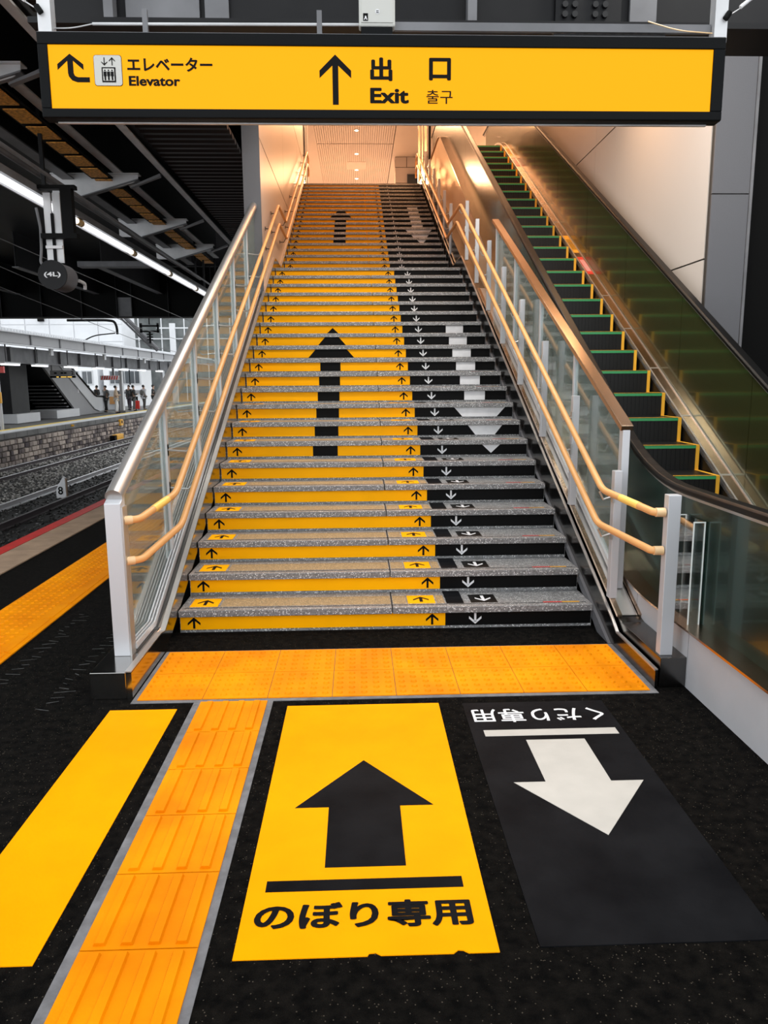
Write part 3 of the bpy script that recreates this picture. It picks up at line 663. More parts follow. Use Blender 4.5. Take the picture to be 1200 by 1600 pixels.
def frame_flat(name, pts, z0, z1, m, parent=None): return MB().prism(pts, 'Z', z0, z1).build(name, m, parent)
o = frame_flat('floor_sticker', [(-1.475, -1.19), (-1.132, -1.19), (-1.144, -2.92), (-1.485, -2.92)], 0, .003, 'sheet_yellow')
tag(o, 'plain yellow floor sheet left of the barred tactile tiles', 'floor marking')
t = thing('floor_sticker', (-.17, -2.05, 0), 'yellow floor sticker with a black up arrow and Japanese lettering', 'floor marking')
# torn lower edge
frame_flat('sheet', [(-.566, -2.925), (-.17, -2.925), (-.165, -2.915), (-.145, -2.913), (-.13, -2.924), (.085, -2.925), (.10, -2.912), (.115, -2.914), (.13, -2.925), (.222, -2.925), (.225, -1.18), (-.564, -1.18)], 0, .003, 'sheet_yellow', t)
frame_flat('arrow', [(-.172, -1.768), (-.447, -2.136), (-.313, -2.136), (-.313, -2.512), (-.030, -2.512), (-.030, -2.136), (.103, -2.136)], .003, .0042, 'sheet_black', t)
frame_flat('bar', [(-.505, -2.632), (.155, -2.632), (.155, -2.577), (-.505, -2.577)], .003, .0042, 'sheet_black', t)
text('のぼり専用', 'lettering', 'sheet_black', t, (-.525, -2.812, .0042), (1, 0, 0), (0, 1, 0), .69, .125, .010, fat=.024)
t = thing('floor_sticker', (.70, -2.05, 0), 'black floor sticker with a white arrow pointing down the stairs', 'floor marking')
frame_flat('sheet', [(.346, -2.91), (1.075, -2.91), (1.085, -1.19), (.348, -1.19)], 0, .003, 'sheet_black', t)
frame_flat('arrow', [(.732, -2.368), (.457, -1.985), (.592, -1.985), (.592, -1.612), (.869, -1.612), (.869, -1.99), (1.007, -1.99)], .003, .0042, 'sheet_white', t)
frame_flat('bar', [(.408, -1.568), (1.05, -1.568), (1.05, -1.505), (.408, -1.505)], .003, .0042, 'sheet_white', t)
text('くだり専用', 'lettering', 'print_white', t, (1.045, -1.275, .0042), (-1, 0, 0), (0, -1, 0), .665, .15, .0, fat=.012)
# worn paint remains on the asphalt
t = thing('worn_floor_paint', (-1.95, -.5, 0), 'two faded illegible rows of worn white paint left of the steel kerb', 'floor marking')
for x0, ya, yb, n_ in ((-2.20, -1.3, .55, 26), (-1.82, -1.15, .35, 22)):
    for q in range(n_):
        y = ya+(yb-ya)*q/n_; w_ = R.uniform(.02, .12); x = x0+R.uniform(-.03, .03)
        a0 = R.uniform(-.5, .5); pts = []
        seg = [(x-w_/2, y), (x+w_/2, y+a0*.05)]
        th = R.uniform(.004, .009)
        MB().prism([(seg[0][0], seg[0][1]), (seg[1][0], seg[1][1]), (seg[1][0], seg[1][1]+th), (seg[0][0], seg[0][1]+th)], 'Z', 0, .001).build('paint_trace', 'worn', t)

# ================================================================ OVERHEAD SIGN
sg = thing('exit_sign', (0, -1.0, 2.885), 'long hanging yellow exit and elevator sign in a black housing', 'sign')
xz = lambda X0, X1, Z0, Z1: MB().box(X0, X1, -1.0, -.985, Z0, Z1)
MB().prism([(-1.0, 2.905), (-.93, 2.905), (-.90, 2.93), (-.90, 3.275), (-1.0, 3.275)], 'X', -1.648, 1.605).build('housing', 'sign_black', sg)
MB().box(-1.602, 1.548, -1.004, -1.0, 2.945, 3.222).build('sign_face', 'sign_face', sg)
MB().box(-1.648, 1.605, -1.0, -.86, 3.275, 3.280).build('top_trim', 'mid_steel', sg)
MB().box(-1.60, 1.56, -.945, -.93, 2.899, 2.905).build('bottom_trim', 'pale_steel', sg)
MB().box(-1.648, 1.605, -1.012, -1.0, 3.222, 3.275).box(-1.648, 1.605, -1.012, -1.0, 2.905, 2.945).box(-1.648, -1.602, -1.012, -1.0, 2.945, 3.222).box(1.548, 1.605, -1.012, -1.0, 2.945, 3.222).build('frame', 'sign_black', sg, bevel=.004)
YS = -1.004
def art(pts, m='ink', y=YS, nm='pictogram', d=.0015): return MB().prism(pts, 'Y', y-d, y).build(nm, m, sg)
cx = -.265
art([(cx-.014, 2.968), (cx+.014, 2.968), (cx+.014, 3.14), (cx+.075, 3.085), (cx+.075, 3.118), (cx, 3.188), (cx-.075, 3.118), (cx-.075, 3.085), (cx-.014, 3.14)], nm='up_arrow')
# bent arrow
ax = -1.503
bp = [(ax-.060, 3.113), (ax-.060, 3.138), (ax-.0, 3.195-.012), (ax+.06, 3.138), (ax+.06, 3.113), (ax+.013, 3.153)]
curve_o = [(ax+.013, 3.10), (ax+.018, 3.088), (ax+.032, 3.082), (ax+.086, 3.082), (ax+.086, 3.060), (ax+.028, 3.060), (ax+.004, 3.068), (ax-.010, 3.085), (ax-.013, 3.10), (ax-.013, 3.153)]
art(bp+curve_o, nm='bent_arrow')
# elevator pictogram
px0, px1, pz0, pz1 = -1.393, -1.266, 3.046, 3.177
def rr(x0, x1, z0, z1, r):
    P = []
    for cx_, cz_, a0 in ((x1-r, z0+r, -90), (x1-r, z1-r, 0), (x0+r, z1-r, 90), (x0+r, z0+r, 180)):
        for q in range(4): a_ = math.radians(a0+q*30); P.append((cx_+r*math.cos(a_), cz_+r*math.sin(a_)))
    return P
art(rr(px0-.002, px1+.002, pz0-.002, pz1+.002, .012), 'ink', nm='pictogram_border')
art(rr(px0, px1, pz0, pz1, .011), 'box_grey', YS-.0015, nm='pictogram_plate')
yy = YS-.003
cxp = (px0+px1)/2+.003
art([(cxp-.032, 3.060), (cxp+.032, 3.060), (cxp+.032, 3.125), (cxp-.032, 3.125)], 'ink', yy, 'elevator_cab')
art([(cxp-.026, 3.066), (cxp+.026, 3.066), (cxp+.026, 3.119), (cxp-.026, 3.119)], 'box_grey', yy-.0015, 'elevator_cab_inside')
for q in (-1, 0, 1):
    c_ = cxp+q*.0165
    art([(c_-.0035, 3.068), (c_+.0035, 3.068), (c_+.0038, 3.085), (c_+.0068, 3.086), (c_+.0068, 3.105), (c_-.0068, 3.105), (c_-.0068, 3.086), (c_-.0038, 3.085)], 'ink', yy-.003, 'passenger_figure')
    art([(c_+.0035*math.cos(a_*math.pi/4), 3.1105+.0035*math.sin(a_*math.pi/4)) for a_ in range(8)], 'ink', yy-.003, 'passenger_figure')
for c_, s_ in ((cxp-.018, -1), (cxp+.018, 1)):
    m_ = 3.150
    art([(c_-.002, m_-s_*.017), (c_+.002, m_-s_*.017), (c_+.002, m_+s_*.010), (c_+.014, m_), (c_+.014, m_+s_*.004), (c_, m_+s_*.018), (c_-.014, m_+s_*.004), (c_-.014, m_), (c_-.002, m_+s_*.010)], 'ink', yy, 'small_arrow')
tk = dict(ux=(1, 0, 0), uy=(0, 0, 1))
text('エレベーター', 'lettering', 'ink', sg, (-1.240, YS-.0015, 3.108), w=.398, h=.062, bold=.010, fat=.024, **tk)
text('Elevator', 'lettering', 'ink', sg, (-1.236, YS-.0015, 3.045), w=.240, h=.044, bold=.014, fat=.022, **tk)
text('出', 'lettering', 'ink', sg, (-.100, YS-.0015, 3.073), w=.106, h=.104, bold=.0, fat=.036, **tk)
text('口', 'lettering', 'ink', sg, (.180, YS-.0015, 3.077), w=.105, h=.100, bold=.0, fat=.034, **tk)
text('Exit', 'lettering', 'ink', sg, (-.101, YS-.0015, 2.974), w=.185, h=.070, bold=.010, fat=.028, **tk)
text('출구', 'lettering', 'ink', sg, (.168, YS-.0015, 2.974), w=.126, h=.062, bold=.0, fat=.008, **tk)
for x in (-1.662, 1.575):
    MB().box(x, x+.062, -.94, -.88, 3.28, 5.45).build('hanger', 'pale_steel', sg)
# equipment above the sign
t = thing('access_box', (-.065, -.93, 3.33), 'pale grey plastic box with round emblem standing on top of the sign', 'box')
MB().box(-.150, .022, -.96, -.90, 3.33, 3.462).build('case', 'box_grey', t, bevel=.008)
MB().box(-.140, .012, -.964, -.96, 3.345, 3.448).build('lid_face', 'box_grey', t, bevel=.003)
MB().tube([(-.062, -.964, 3.392), (-.062, -.966, 3.392)], .011, 16).build('round_emblem', 'pale_steel', t)
MB().box(-.068, -.056, -.967, -.9655, 3.386, 3.389).box(-.068, -.056, -.967, -.9655, 3.393, 3.396).build('emblem_mark', 'ink', t)
MB().box(-.130, -.107, -.966, -.964, 3.352, 3.384).build('walker_sticker', 'ink', t)
MB().prism([(-.121, 3.372), (-.116, 3.372), (-.113, 3.362), (-.110, 3.356), (-.114, 3.355), (-.118, 3.363), (-.123, 3.355), (-.127, 3.356), (-.122, 3.364)], 'Y', -.968, -.966).build('walker_mark', 'print_white', t)
for x in (-.115, -.01): MB().tube([(x, -.93, 3.462), (x, -.93, 3.475)], .008, 8).build('stud', 'ink', t)
MB().tube([(-.115, -.93, 3.475), (-.01, -.93, 3.475)], .004, 8).build('handle_bar', 'ink', t)
MB().box(-.14, .01, -.955, -.905, 3.28, 3.33).build('foot', 'sign_black', t)
t = thing('conduit', (-.8, -.9, 3.36), 'thin steel conduit running above the sign left of the grey box', 'conduit')
MB().tube([(-1.42, -.9, 3.355), (-.15, -.9, 3.362)], .007, 8).build('pipe', 'pale_steel', t)
for x in (-1.17, -.34): MB().box(x-.012, x+.012, -.91, -.89, 3.28, 3.42).build('clamp', 'mid_steel', t)
MB().tube([(-1.62, -.9, 3.335), (-1.52, -.9, 3.335), (-1.42, -.9, 3.355)], .003, 6, smooth=.06).build('wire', 'pale_steel', t)
t = thing('mounting_rail', (.8, -.9, 3.35), 'flat galvanised rail running above the sign right of the grey box', 'rail')
MB().box(.022, 1.57, -.91, -.89, 3.335, 3.372).build('bar', 'mid_steel', t)
MB().box(.8, 1.35, -.90, -.88, 3.30, 3.33).build('lower_bar', 'dark_steel', t)
MB().tube([(1.25, -.93, 3.375), (1.4, -.93, 3.335), (1.57, -.93, 3.325)], .003, 6, smooth=.1).build('wire', 'rail_cap', t)
for i, (x, sgn, l_) in enumerate(((-1.64, -1, 'thin safety cable with turnbuckle beside the left sign hanger'), (1.62, 1, 'thin safety cable with turnbuckle beside the right sign hanger'))):
    t = thing('safety_cable', (x, -.9, 3.4), l_, 'cable')
    MB().tube([(x, -.95, 3.385), (x+sgn*.09, -.95, 3.44), (x+sgn*.30, -.95, 3.62)], .003, 6).build('cable', 'pale_steel', t)
    MB().tube([(x+sgn*.07, -.95, 3.432), (x+sgn*.125, -.95, 3.475)], .009, 8).build('turnbuckle', 'print_white', t)
    MB().tube([(x, -.95, 3.38), (x+sgn*.02, -.95, 3.41)], .014, 8).build('shackle', 'ink', t)
# girder behind the sign
t = thing('roof_girder', (0, -.2, 3.6), 'dark riveted roof girder crossing above and behind the sign', 'girder')
MB().box(-1.9, 3.6, -.28, -.26, 3.58, 5.0).build('web', 'dark_steel', t)
MB().box(-1.9, 3.6, -.45, -.10, 3.55, 3.58).build('bottom_flange', 'dark_steel', t)
for x0, x1 in ((-1.42, -1.02), (-.99, -.86)):
    MB().box(x0, x1, -.31, -.29, 3.63, 4.6).build('cover_plate', 'mid_steel', t)
MB().box(1.37, 1.52, -.31, -.29, 3.6, 4.6).build('cover_plate', 'mid_steel', t)
MB().box(.95, 1.32, -.31, -.285, 3.62, 4.3).build('splice_plate', 'dark_steel', t)
for x in (1.0, 1.055, 1.17, 1.225):
    for z in (3.67, 3.72, 3.77, 3.82): MB().tube([(x, -.31, z), (x, -.33, z)], .017, 8).build('bolt', 'deck', t)
for k in range(12): MB().tube([(.92+k*.05, -.42, 3.55), (.92+k*.05, -.42, 3.53)], .014, 6).build('bolt', 'mid_steel', t)
for x in (-1.52, .45): MB().box(x, x+.05, -.38, -.30, 3.58, 4.8).build('stiffener', 'mid_steel', t)

# ================================================================ CANOPY OVER THE TRACK SIDE
struct(MB().box(-16, -1.65, -.5, 19.1, 5.1, 5.2).build('ceiling_track', 'dark_steel'))
t = thing('ribbed_deck', (-2.2, 6, 4.5), 'black corrugated ceiling deck beside the stair hall', 'ceiling deck')
b = MB()
for k in range(90):
    y = 1.5+k*.19; b.prism([(y, 4.62), (y+.04, 4.58), (y+.11, 4.58), (y+.15, 4.62), (y+.15, 4.64), (y, 4.64)], 'X', -2.72, -1.66)
b.build('rib_sheet', 'deck', t)
def beam(name, x, w_, z0, z1, y0, y1, m, lab, cat='beam'):
    t = thing(name, (x, y0, z0), lab, cat)
    MB().box(x-w_/2, x+w_/2, y0, y1, z0, z0+.02).build('bottom_flange', m, t)
    MB().box(x-.01, x+.01, y0, y1, z0+.02, z1).build('web', 'dark_steel', t); return t
beam('ceiling_beam', -3.43, .12, 4.5, 5.1, -.5, 13.5, 'pale_steel', 'pale steel ceiling beam next to the orange mesh panels')
beam('ceiling_beam', -2.80, .09, 4.5, 5.1, -.5, 18.5, 'pale_steel', 'pale steel ceiling beam nearest the stair hall')
beam('ceiling_beam', -4.12, .16, 4.42, 5.1, -.5, 14, 'mid_steel', 'grey ceiling beam left of the orange mesh panels')
for i, (x, y0, y1, w_) in enumerate(((-6.15, 13.7, 19, .16), (-8.05, 13.5, 19, .16), (-10.4, 15, 19, .16))):
    beam('ceiling_beam', x, w_, 4.3, 5.1, y0, y1, 'mid_steel', ['pale lower beam over the near track, nearest the lamps', 'middle lower beam over the tracks', 'farthest left lower beam over the tracks'][i])
MB().box(-6.6, -4.8, 13.4, 13.7, 4.3, 4.42).build('x', 'mid_steel').name = 'cross_beam'
tag(bpy.data.objects['cross_beam'], 'short pale cross beam above the near track', 'beam')
lab = ['tapered steel arm at upper left edge beside the sign', 'tapered steel arm below the left end of the sign', 'tapered steel arm above the stair balustrade cap', 'farthest tapered steel arm under the track canopy']
for i, y in enumerate((2.57, 6.24, 9.2, 11.7)):
    t = thing('canopy_arm', (-3.6, y, 4.2), lab[i], 'bracket', 'tapered arms under the canopy')
    MB().prism([(-4.35, 4.50), (-3.17, 4.50), (-3.17, 4.43), (-3.25, 4.38), (-3.95, 4.20), (-4.35, 4.20)], 'Y', y, y+.015).build('web', 'pale_steel', t)
    MB().box(-4.35, -3.15, y-.04, y+.10, 4.485, 4.50).build('top_flange', 'pale_steel', t)
    MB().prism([(-3.16, 4.43), (-3.95, 4.205), (-3.95, 4.19), (-3.16, 4.415)], 'Y', y-.03, y+.08).build('bottom_flange', 'mid_steel', t)
    MB().prism([(-2.86, 4.50), (-2.86, 4.46), (-3.28, 4.31), (-3.28, 4.33)], 'Y', y-.02, y+.05).build('stay_fin', 'mid_steel', t)
t = thing('mesh_panel_row', (-3.63, 3, 4.40), 'row of orange mesh panels in the dark track canopy', 'ceiling panels')
MB().box(-3.80, -3.51, .3, 13.4, 4.43, 4.45).build('backing', 'black_wall', t)
pr = None
for k in range(24):
    y = .75+.542*k
    b = MB().box(-.11, .11, 0, .42, 0, .012)
    if pr is None:
        pr = b.build('mesh_panel', 'mesh_orange'); pr.parent = t; pr.location = (0, y-3, .0)
    else: share(pr, 'mesh_panel', t, (0, y-3, .0))
# light rail with tubes
lr = thing('light_fitting', (-3.66, 0, 3.68), 'continuous row of fluorescent tubes above the platform edge', 'ceiling light')
MB().box(-3.74, -3.62, .4, 14.2, 3.70, 3.78).build('housing', 'mid_steel', lr)
MB().box(-3.76, -3.74, .4, 14.2, 3.64, 3.78).build('reflector', 'pale_steel', lr)
for k in range(6):
    y = .55+k*2.33
    MB().tube([(-3.665, y+.1, 3.66), (-3.665, y+2.25, 3.66)], .035, 12).build('tube_lamp', 'tube', lr)
    for yy_ in (y+.03, y+2.25): MB().tube([(-3.665, yy_, 3.66), (-3.665, yy_+.07, 3.66)], .042, 12).build('tube_cap', 'tube_cap', lr)
for y in (.6, 4.2, 13.2): MB().box(-3.70, -3.66, y, y+.04, 3.78, 5.1).build('hanger', 'dark_steel', lr)
t = thing('pipe', (-3.5, 0, 3.95), 'long dark service pipe running above the lamps', 'pipe')
MB().tube([(-3.45, .4, 3.86), (-3.50, 14, 3.84)], .02, 8).build('pipe_run', 'mid_steel', t)
MB().tube([(-3.92, .4, 4.1), (-3.92, 14, 4.1)], .035, 8).build('pipe_run', 'mid_steel', t)
for y in (.6, 13.5): MB().box(-3.94, -3.9, y, y+.03, 4.1, 5.1).box(-3.49, -3.46, y, y+.03, 3.86, 5.1).build('pipe_hanger', 'dark_steel', t)
# signal lamp (4L)
t = thing('track_signal', (-3.5, 3.85, 2.84), 'round black signal lamp marked (4L) hanging under the lamps', 'signal')
MB().tube([(-3.52, 3.85, 2.84), (-3.52, 4.2, 2.84)], .150, 28).build('drum', 'col_grey', t)
MB().tube([(-3.52, 3.84, 2.84), (-3.52, 3.86, 2.84)], .158, 28).build('front_cover', 'dark_steel', t)
MB().tube([(-3.52, 4.2, 2.84), (-3.52, 4.32, 2.83), (-3.50, 4.36, 2.82)], [.13, .07, .03], 14).build('tail_cone', 'mid_steel', t)
MB().tube([(-3.36, 4.2, 2.82), (-3.33, 4.3, 2.80), (-3.34, 4.32, 2.74)], .02, 8, smooth=.03).build('tail_clip', 'pale_steel', t)
text('(4L)', 'lettering', 'print_white', t, (-3.61, 3.8385, 2.808), (1, 0, 0), (0, 0, 1), .18, .062, .03)
MB().box(-3.60, -3.52, 3.95, 3.97, 2.98, 3.72).box(-3.50, -3.42, 3.95, 3.97, 2.98, 3.72).build('hanger_plate', 'pale_steel', t)
MB().box(-3.525, -3.495, 3.93, 3.96, 2.98, 3.5).build('cable_duct', 'ink', t)
MB().box(-3.60, -3.42, 3.92, 3.95, 3.13, 3.16).build('clamp_band', 'print_white', t)
MB().box(-3.74, -3.22, 3.86, 3.95, 3.74, 3.78).build('top_bracket', 'ink', t)
MB().box(-3.62, -3.23, 3.86, 3.96, 3.23, 3.28).build('cross_bar', 'ink', t)
MB().box(-3.38, -3.26, 3.86, 3.95, 3.28, 3.74).build('hanger_channel', 'ink', t)
MB().tube([(-3.66, 3.9, 3.55), (-3.63, 3.9, 3.35), (-3.64, 3.9, 3.1), (-3.66, 3.9, 2.98), (-3.62, 3.9, 2.93)], .016, 8, smooth=.05).build('flexible_hose', 'mid_steel', t)
# far cross girder
t = thing('cross_girder', (-8, 19, 3.6), 'deep black girder crossing over the tracks', 'girder')
MB().box(-16, -1.7, 19.0, 19.03, 3.62, 5.09).build('web', 'black_wall', t)
MB().box(-16, -1.7, 18.85, 19.2, 3.60, 3.63).build('bottom_flange', 'dark_steel', t)
for x in (-12, -10.9, -9.7, -8.5, -7.45, -7.0, -5.9, -4.6, -3.5): MB().box(x, x+.02, 18.87, 19.0, 3.63, 5.1).build('stiffener', 'dark_steel', t)
MB().box(-7.43, -7.02, 18.97, 19.0, 3.63, 4.2).build('cover_plate', 'mid_steel', t)
# overhead wires
for i, P in enumerate((((-5.3, 5.0, 3.75), (-5.3, 19, 3.50), (-5.3, 40, 3.3)), ((-6.6, 5, 4.0), (-6.6, 18, 3.25), (-6.6, 36, 2.9)), ((-8.0, 10, 3.9), (-8.0, 24, 3.05), (-8, 42, 2.6)))):
    o = MB().tube(P, .008, 6).build('overhead_wire', 'mid_steel')
    tag(o, ['overhead wire nearest the platform lamps', 'overhead wire sloping past the black signal drum', 'overhead wire reaching the black insulator'][i], 'wire')
t = thing('wire_insulator', (-8, 24.6, 3.4), 'black insulator bracket hanging over the wires below the girder', 'insulator')
MB().box(-8.35, -7.65, 24.5, 24.6, 3.72, 3.78).box(-8.35, -7.65, 24.5, 24.6, 3.52, 3.58).box(-8.35, -8.28, 24.5, 24.6, 3.5, 3.85).box(-7.72, -7.65, 24.5, 24.6, 3.5, 3.85).build('bracket', 'ink', t)
for z in (3.42, 3.32, 3.22): MB().tube([(-8, 24.55, z), (-8, 24.55, z+.04)], .12, 10).build('disc', 'ink', t)
MB().tube([(-8, 24.55, 3.1), (-8, 24.55, 3.55)], .04, 8).build('stem', 'ink', t)
MB().box(-8.02, -7.98, 24.53, 24.57, 3.8, 5.1).build('hanger', 'ink', t)

# ================================================================ TRACKS
struct(MB().box(-22, -3.83, -8, 90, -1.5, -1.16).build('ground_trackbed', 'ballast_dark'))
def stones(n, x0, x1, y0, y1, zf, smin, smax, m, lab):
    b = MB()
    for k in range(n):
        x = R.uniform(x0, x1); y = y0+(y1-y0)*R.random()**1.5; s = R.uniform(smin, smax)
        z = zf(x); a = R.uniform(0, 6.28); c_, s_ = math.cos(a), math.sin(a)
        pts = [(s, 0, 0), (0, s*.7, 0), (-s, 0, 0), (0, -s*.7, 0), (0, 0, s*.6), (0, 0, -s*.5)]
        b.add([(x+p[0]*c_-p[1]*s_, y+p[0]*s_+p[1]*c_, z+p[2]+R.uniform(-.01, .02)) for p in pts],
              [(0, 1, 4), (1, 2, 4), (2, 3, 4), (3, 0, 4), (1, 0, 5), (2, 1, 5), (3, 2, 5), (0, 3, 5)])
    o = b.build('ballast', m, kind='stuff'); o['label'] = lab; o['category'] = 'ballast'
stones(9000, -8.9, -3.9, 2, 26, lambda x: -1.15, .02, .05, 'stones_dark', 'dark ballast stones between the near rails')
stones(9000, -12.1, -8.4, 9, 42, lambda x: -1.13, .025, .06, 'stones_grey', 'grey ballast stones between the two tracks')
for i, (x0, m, lab) in enumerate(((-8.2, 'rail_bright', 'bright worn rail in the middle of the track bed'), (-7.13, 'rail_rust', 'dull rail in the dark ballast behind the number marker'), (-10.45, 'rail_rust', 'inner rail of the track at the far platform'), (-11.5, 'rail_rust', 'outer rail of the track at the far platform'))):
    t = thing('rail', (x0, 3, -1.16), lab, 'rail')
    zz = -1.16
    MB().prism([(x0-.06, zz), (x0+.06, zz), (x0+.06, zz+.02), (x0+.012, zz+.04), (x0+.012, zz+.11), (x0+.032, zz+.12), (x0+.032, zz+.14), (x0-.032, zz+.14), (x0-.032, zz+.12), (x0-.012, zz+.11), (x0-.012, zz+.04), (x0-.06, zz+.02)], 'Y', 2, 80).build('rail_body', m, t)
    MB().box(x0-.030, x0+.030, 2, 80, zz+.14, zz+.143).build('rail_head', 'rail_bright' if i != 1 else 'rail_rust', t)
t = thing('distance_marker', (-7.5, 13.8, -1.12), 'pointed white lineside marker with a black number 8', 'marker')
MB().prism([(-7.66, -1.16), (-7.42, -1.16), (-7.42, -.66), (-7.47, -.62), (-7.60, -.82), (-7.66, -.95)], 'Y', 13.78, 13.88).build('plate', 'print_white', t, bevel=.01)
MB().box(-7.418, -7.40, 13.79, 13.87, -1.16, -.66).build('brown_side', 'coping', t)
text('8', 'lettering', 'ink', t, (-7.605, 13.768, -1.06), (1, 0, 0), (0, 0, 1), .12, .20, .02)
# hinge of the two overhead catenary arm in the far gap
t = thing('catenary_arm', (-14, 30, 3), 'curved dark catenary arm above the far canopy roof', 'catenary arm')
MB().tube([(-13.8, 32, 4.55), (-12.0, 32, 4.55), (-11.6, 32, 4.5), (-11.5, 32, 4.2), (-11.5, 32, 3.9)], .06, 8, smooth=.3).build('arm', 'ink', t)
MB().tube([(-11.6, 32, 3.95), (-12.6, 32, 3.85), (-13.3, 32, 3.5)], .03, 6, smooth=.3).build('steady_arm', 'ink', t)
MB().tube([(-11.3, 32, 4.9), (-9.9, 33, 3.2)], .11, 8).tube([(-11.55, 32, 4.9), (-10.2, 33, 3.3)], .05, 8).build('strut', 'mid_steel', t)

# ================================================================ FAR PLATFORM
struct(MB().box(-24, -12.2, 10, 90, -1.2, -.02).build('floor_far_platform', 'bare_concrete'))
fp = thing('far_platform_wall', (-12.15, 20, -.6), 'rough stone retaining wall of the opposite platform', 'retaining wall')
pr = None
for k in range(58):
    y = 12+k*.9
    if pr is None: pr = MB().box(-.14, .06, 0, .88, -.22, -.02).build('coping_slab', 'bare_concrete', bevel=.01); pr.parent = fp; pr.location = (-.05+.02, y-20, .6)
    else: share(pr, 'coping_slab', fp, (-.03, y-20, .6))
MB().box(-12.6, -12.14, 12, 64, -.02, 0.012).build('edge_paving', 'white_panel', fp)
MB().box(-12.9, -12.6, 12, 64, -.02, 0.014).build('yellow_line', plain('pale_yellow_line', .75, .55, .12), fp)
b = MB()
for r_ in range(5):
    z0 = -1.16+r_*.182; y = 12+R.random()*.2
    while y < 60:
        w_ = R.uniform(.22, .42); d_ = R.uniform(0, .035); j = lambda: R.uniform(-.012, .012)
        x1 = -12.12+d_
        b.add([(-12.2, y, z0), (-12.2, y+w_-.02, z0), (-12.2, y+w_-.02, z0+.165), (-12.2, y, z0+.165),
               (x1, y+.02+j(), z0+.015), (x1, y+w_-.045+j(), z0+.015+j()), (x1, y+w_-.045, z0+.15+j()), (x1, y+.02, z0+.15)],
              [(4, 5, 6, 7), (0, 1, 5, 4), (1, 2, 6, 5), (2, 3, 7, 6), (3, 0, 4, 7)]); y += w_
o = b.build('wall_stones', 'wall_stone', fp, kind='stuff')
for y, z, s in ((33.3, -.32, .30), (27.0, -.1, .07)):
    t = thing('wall_marker', (-12.05, y, z), 'yellow box with black spot on the stone platform wall' if s > .1 else 'tiny yellow peg at the far platform edge', 'marker')
    MB().box(-12.12, -12.02, y, y+s*1.4, z-s*.5, z+s*.5).build('plate', 'label_yellow', t)
    MB().box(-12.02, -12.01, y+s*.4, y+s*.9, z-s*.15, z+s*.3).build('dark_spot', 'ink', t)
t = thing('wall_marker', (-11.8, 32, -.9), 'yellow lamp box standing by the rail under the stone wall', 'marker')
MB().box(-11.95, -11.7, 31.6, 32.6, -1.12, -.82).build('case', 'label_yellow', t, bevel=.02)
MB().box(-11.97, -11.72, 31.3, 31.6, -1.10, -.84).build('lens', 'ink', t)

# canopy of the far platform
cn = thing('far_canopy', (-13, 30, 3), 'grey steel canopy over the opposite platform', 'canopy')
y = 16.0
while y < 60:
    MB().box(-12.45, -12.40, y+.05, y+2.75, 3.06, 3.42).build('fascia_panel', 'far_grey', cn)
    MB().box(-12.46, -12.36, y-.05, y+.05, 3.02, 3.44).build('fascia_rib', 'mid_steel', cn); y += 2.8
MB().box(-12.5, -12.30, 16, 60, 3.42, 3.46).box(-12.5, -12.34, 16, 60, 3.0, 3.04).build('gutter', 'white_panel', cn)
b = MB()
for k in range(170): b.box(-13.6, -12.5, 20+k*.24, 20+k*.24+.12, 3.46, 3.58)
b.build('roof_ribs', 'white_panel', cn, kind='stuff')
MB().box(-16.5, -12.5, 16, 46, 3.44, 3.47).build('roof_sheet', 'far_grey', cn)
MB().box(-13.25, -13.2, 16, 60, 2.45, 3.0).build('main_girder', 'mid_steel', cn)
MB().box(-13.35, -13.1, 16, 60, 2.40, 2.45).build('girder_flange', 'mid_steel', cn)
for k in range(18): MB().box(-13.2, -13.1, 17+k*2.4, 17.12+k*2.4, 2.45, 3.0).build('girder_stiffener', 'mid_steel', cn)
for y in (26.5, 33, 40, 47): MB().box(-12.6, -12.5, y, y+.25, 2.75, 3.15).build('drain_box', 'white_panel', cn)
for i, (y, w_) in enumerate(((22.9, .45), (37.6, .42), (46.5, .42))):
    t = thing('platform_column', (-13.2, y, 0), ['grey canopy column at the left picture edge', 'pale canopy column among the waiting people', 'distant canopy column right of the waiting people'][i], 'column')
    MB().box(-13.3, -13.3+.12, y, y+w_, 0, 2.42).build('shaft', 'far_grey', t); MB().box(-13.40, -13.02, y-.1, y+w_+.1, 0, .12).build('foot', 'bare_concrete', t)
    MB().box(-13.17, -13.12, y-.02, y+.12, 0, 2.42).build('bright_edge', 'white_panel', t)
for i, y in enumerate((23.0, 25.6, 28.9, 32.5, 36.5, 40, 44)):
    t = thing('strip_light', (-12.9, y, 2.3), ['strip light nearest the left edge under the far canopy', 'second strip light from the left under the far canopy', 'strip light above the far stair enclosure', 'strip light beside the platform 2 sign', 'strip light above the striped board', 'strip light right of the striped board', 'most distant strip light under the far canopy'][i], 'ceiling light')
    MB().box(-12.95, -12.8, y, y+1.25, 2.30, 2.36).build('lamp', 'tube', t); MB().box(-12.97, -12.78, y-.03, y+1.28, 2.36, 2.41).build('housing', 'white_panel', t); MB().box(-12.90, -12.86, y+.3, y+.34, 2.41, 3.44).build('hanger', 'mid_steel', t)
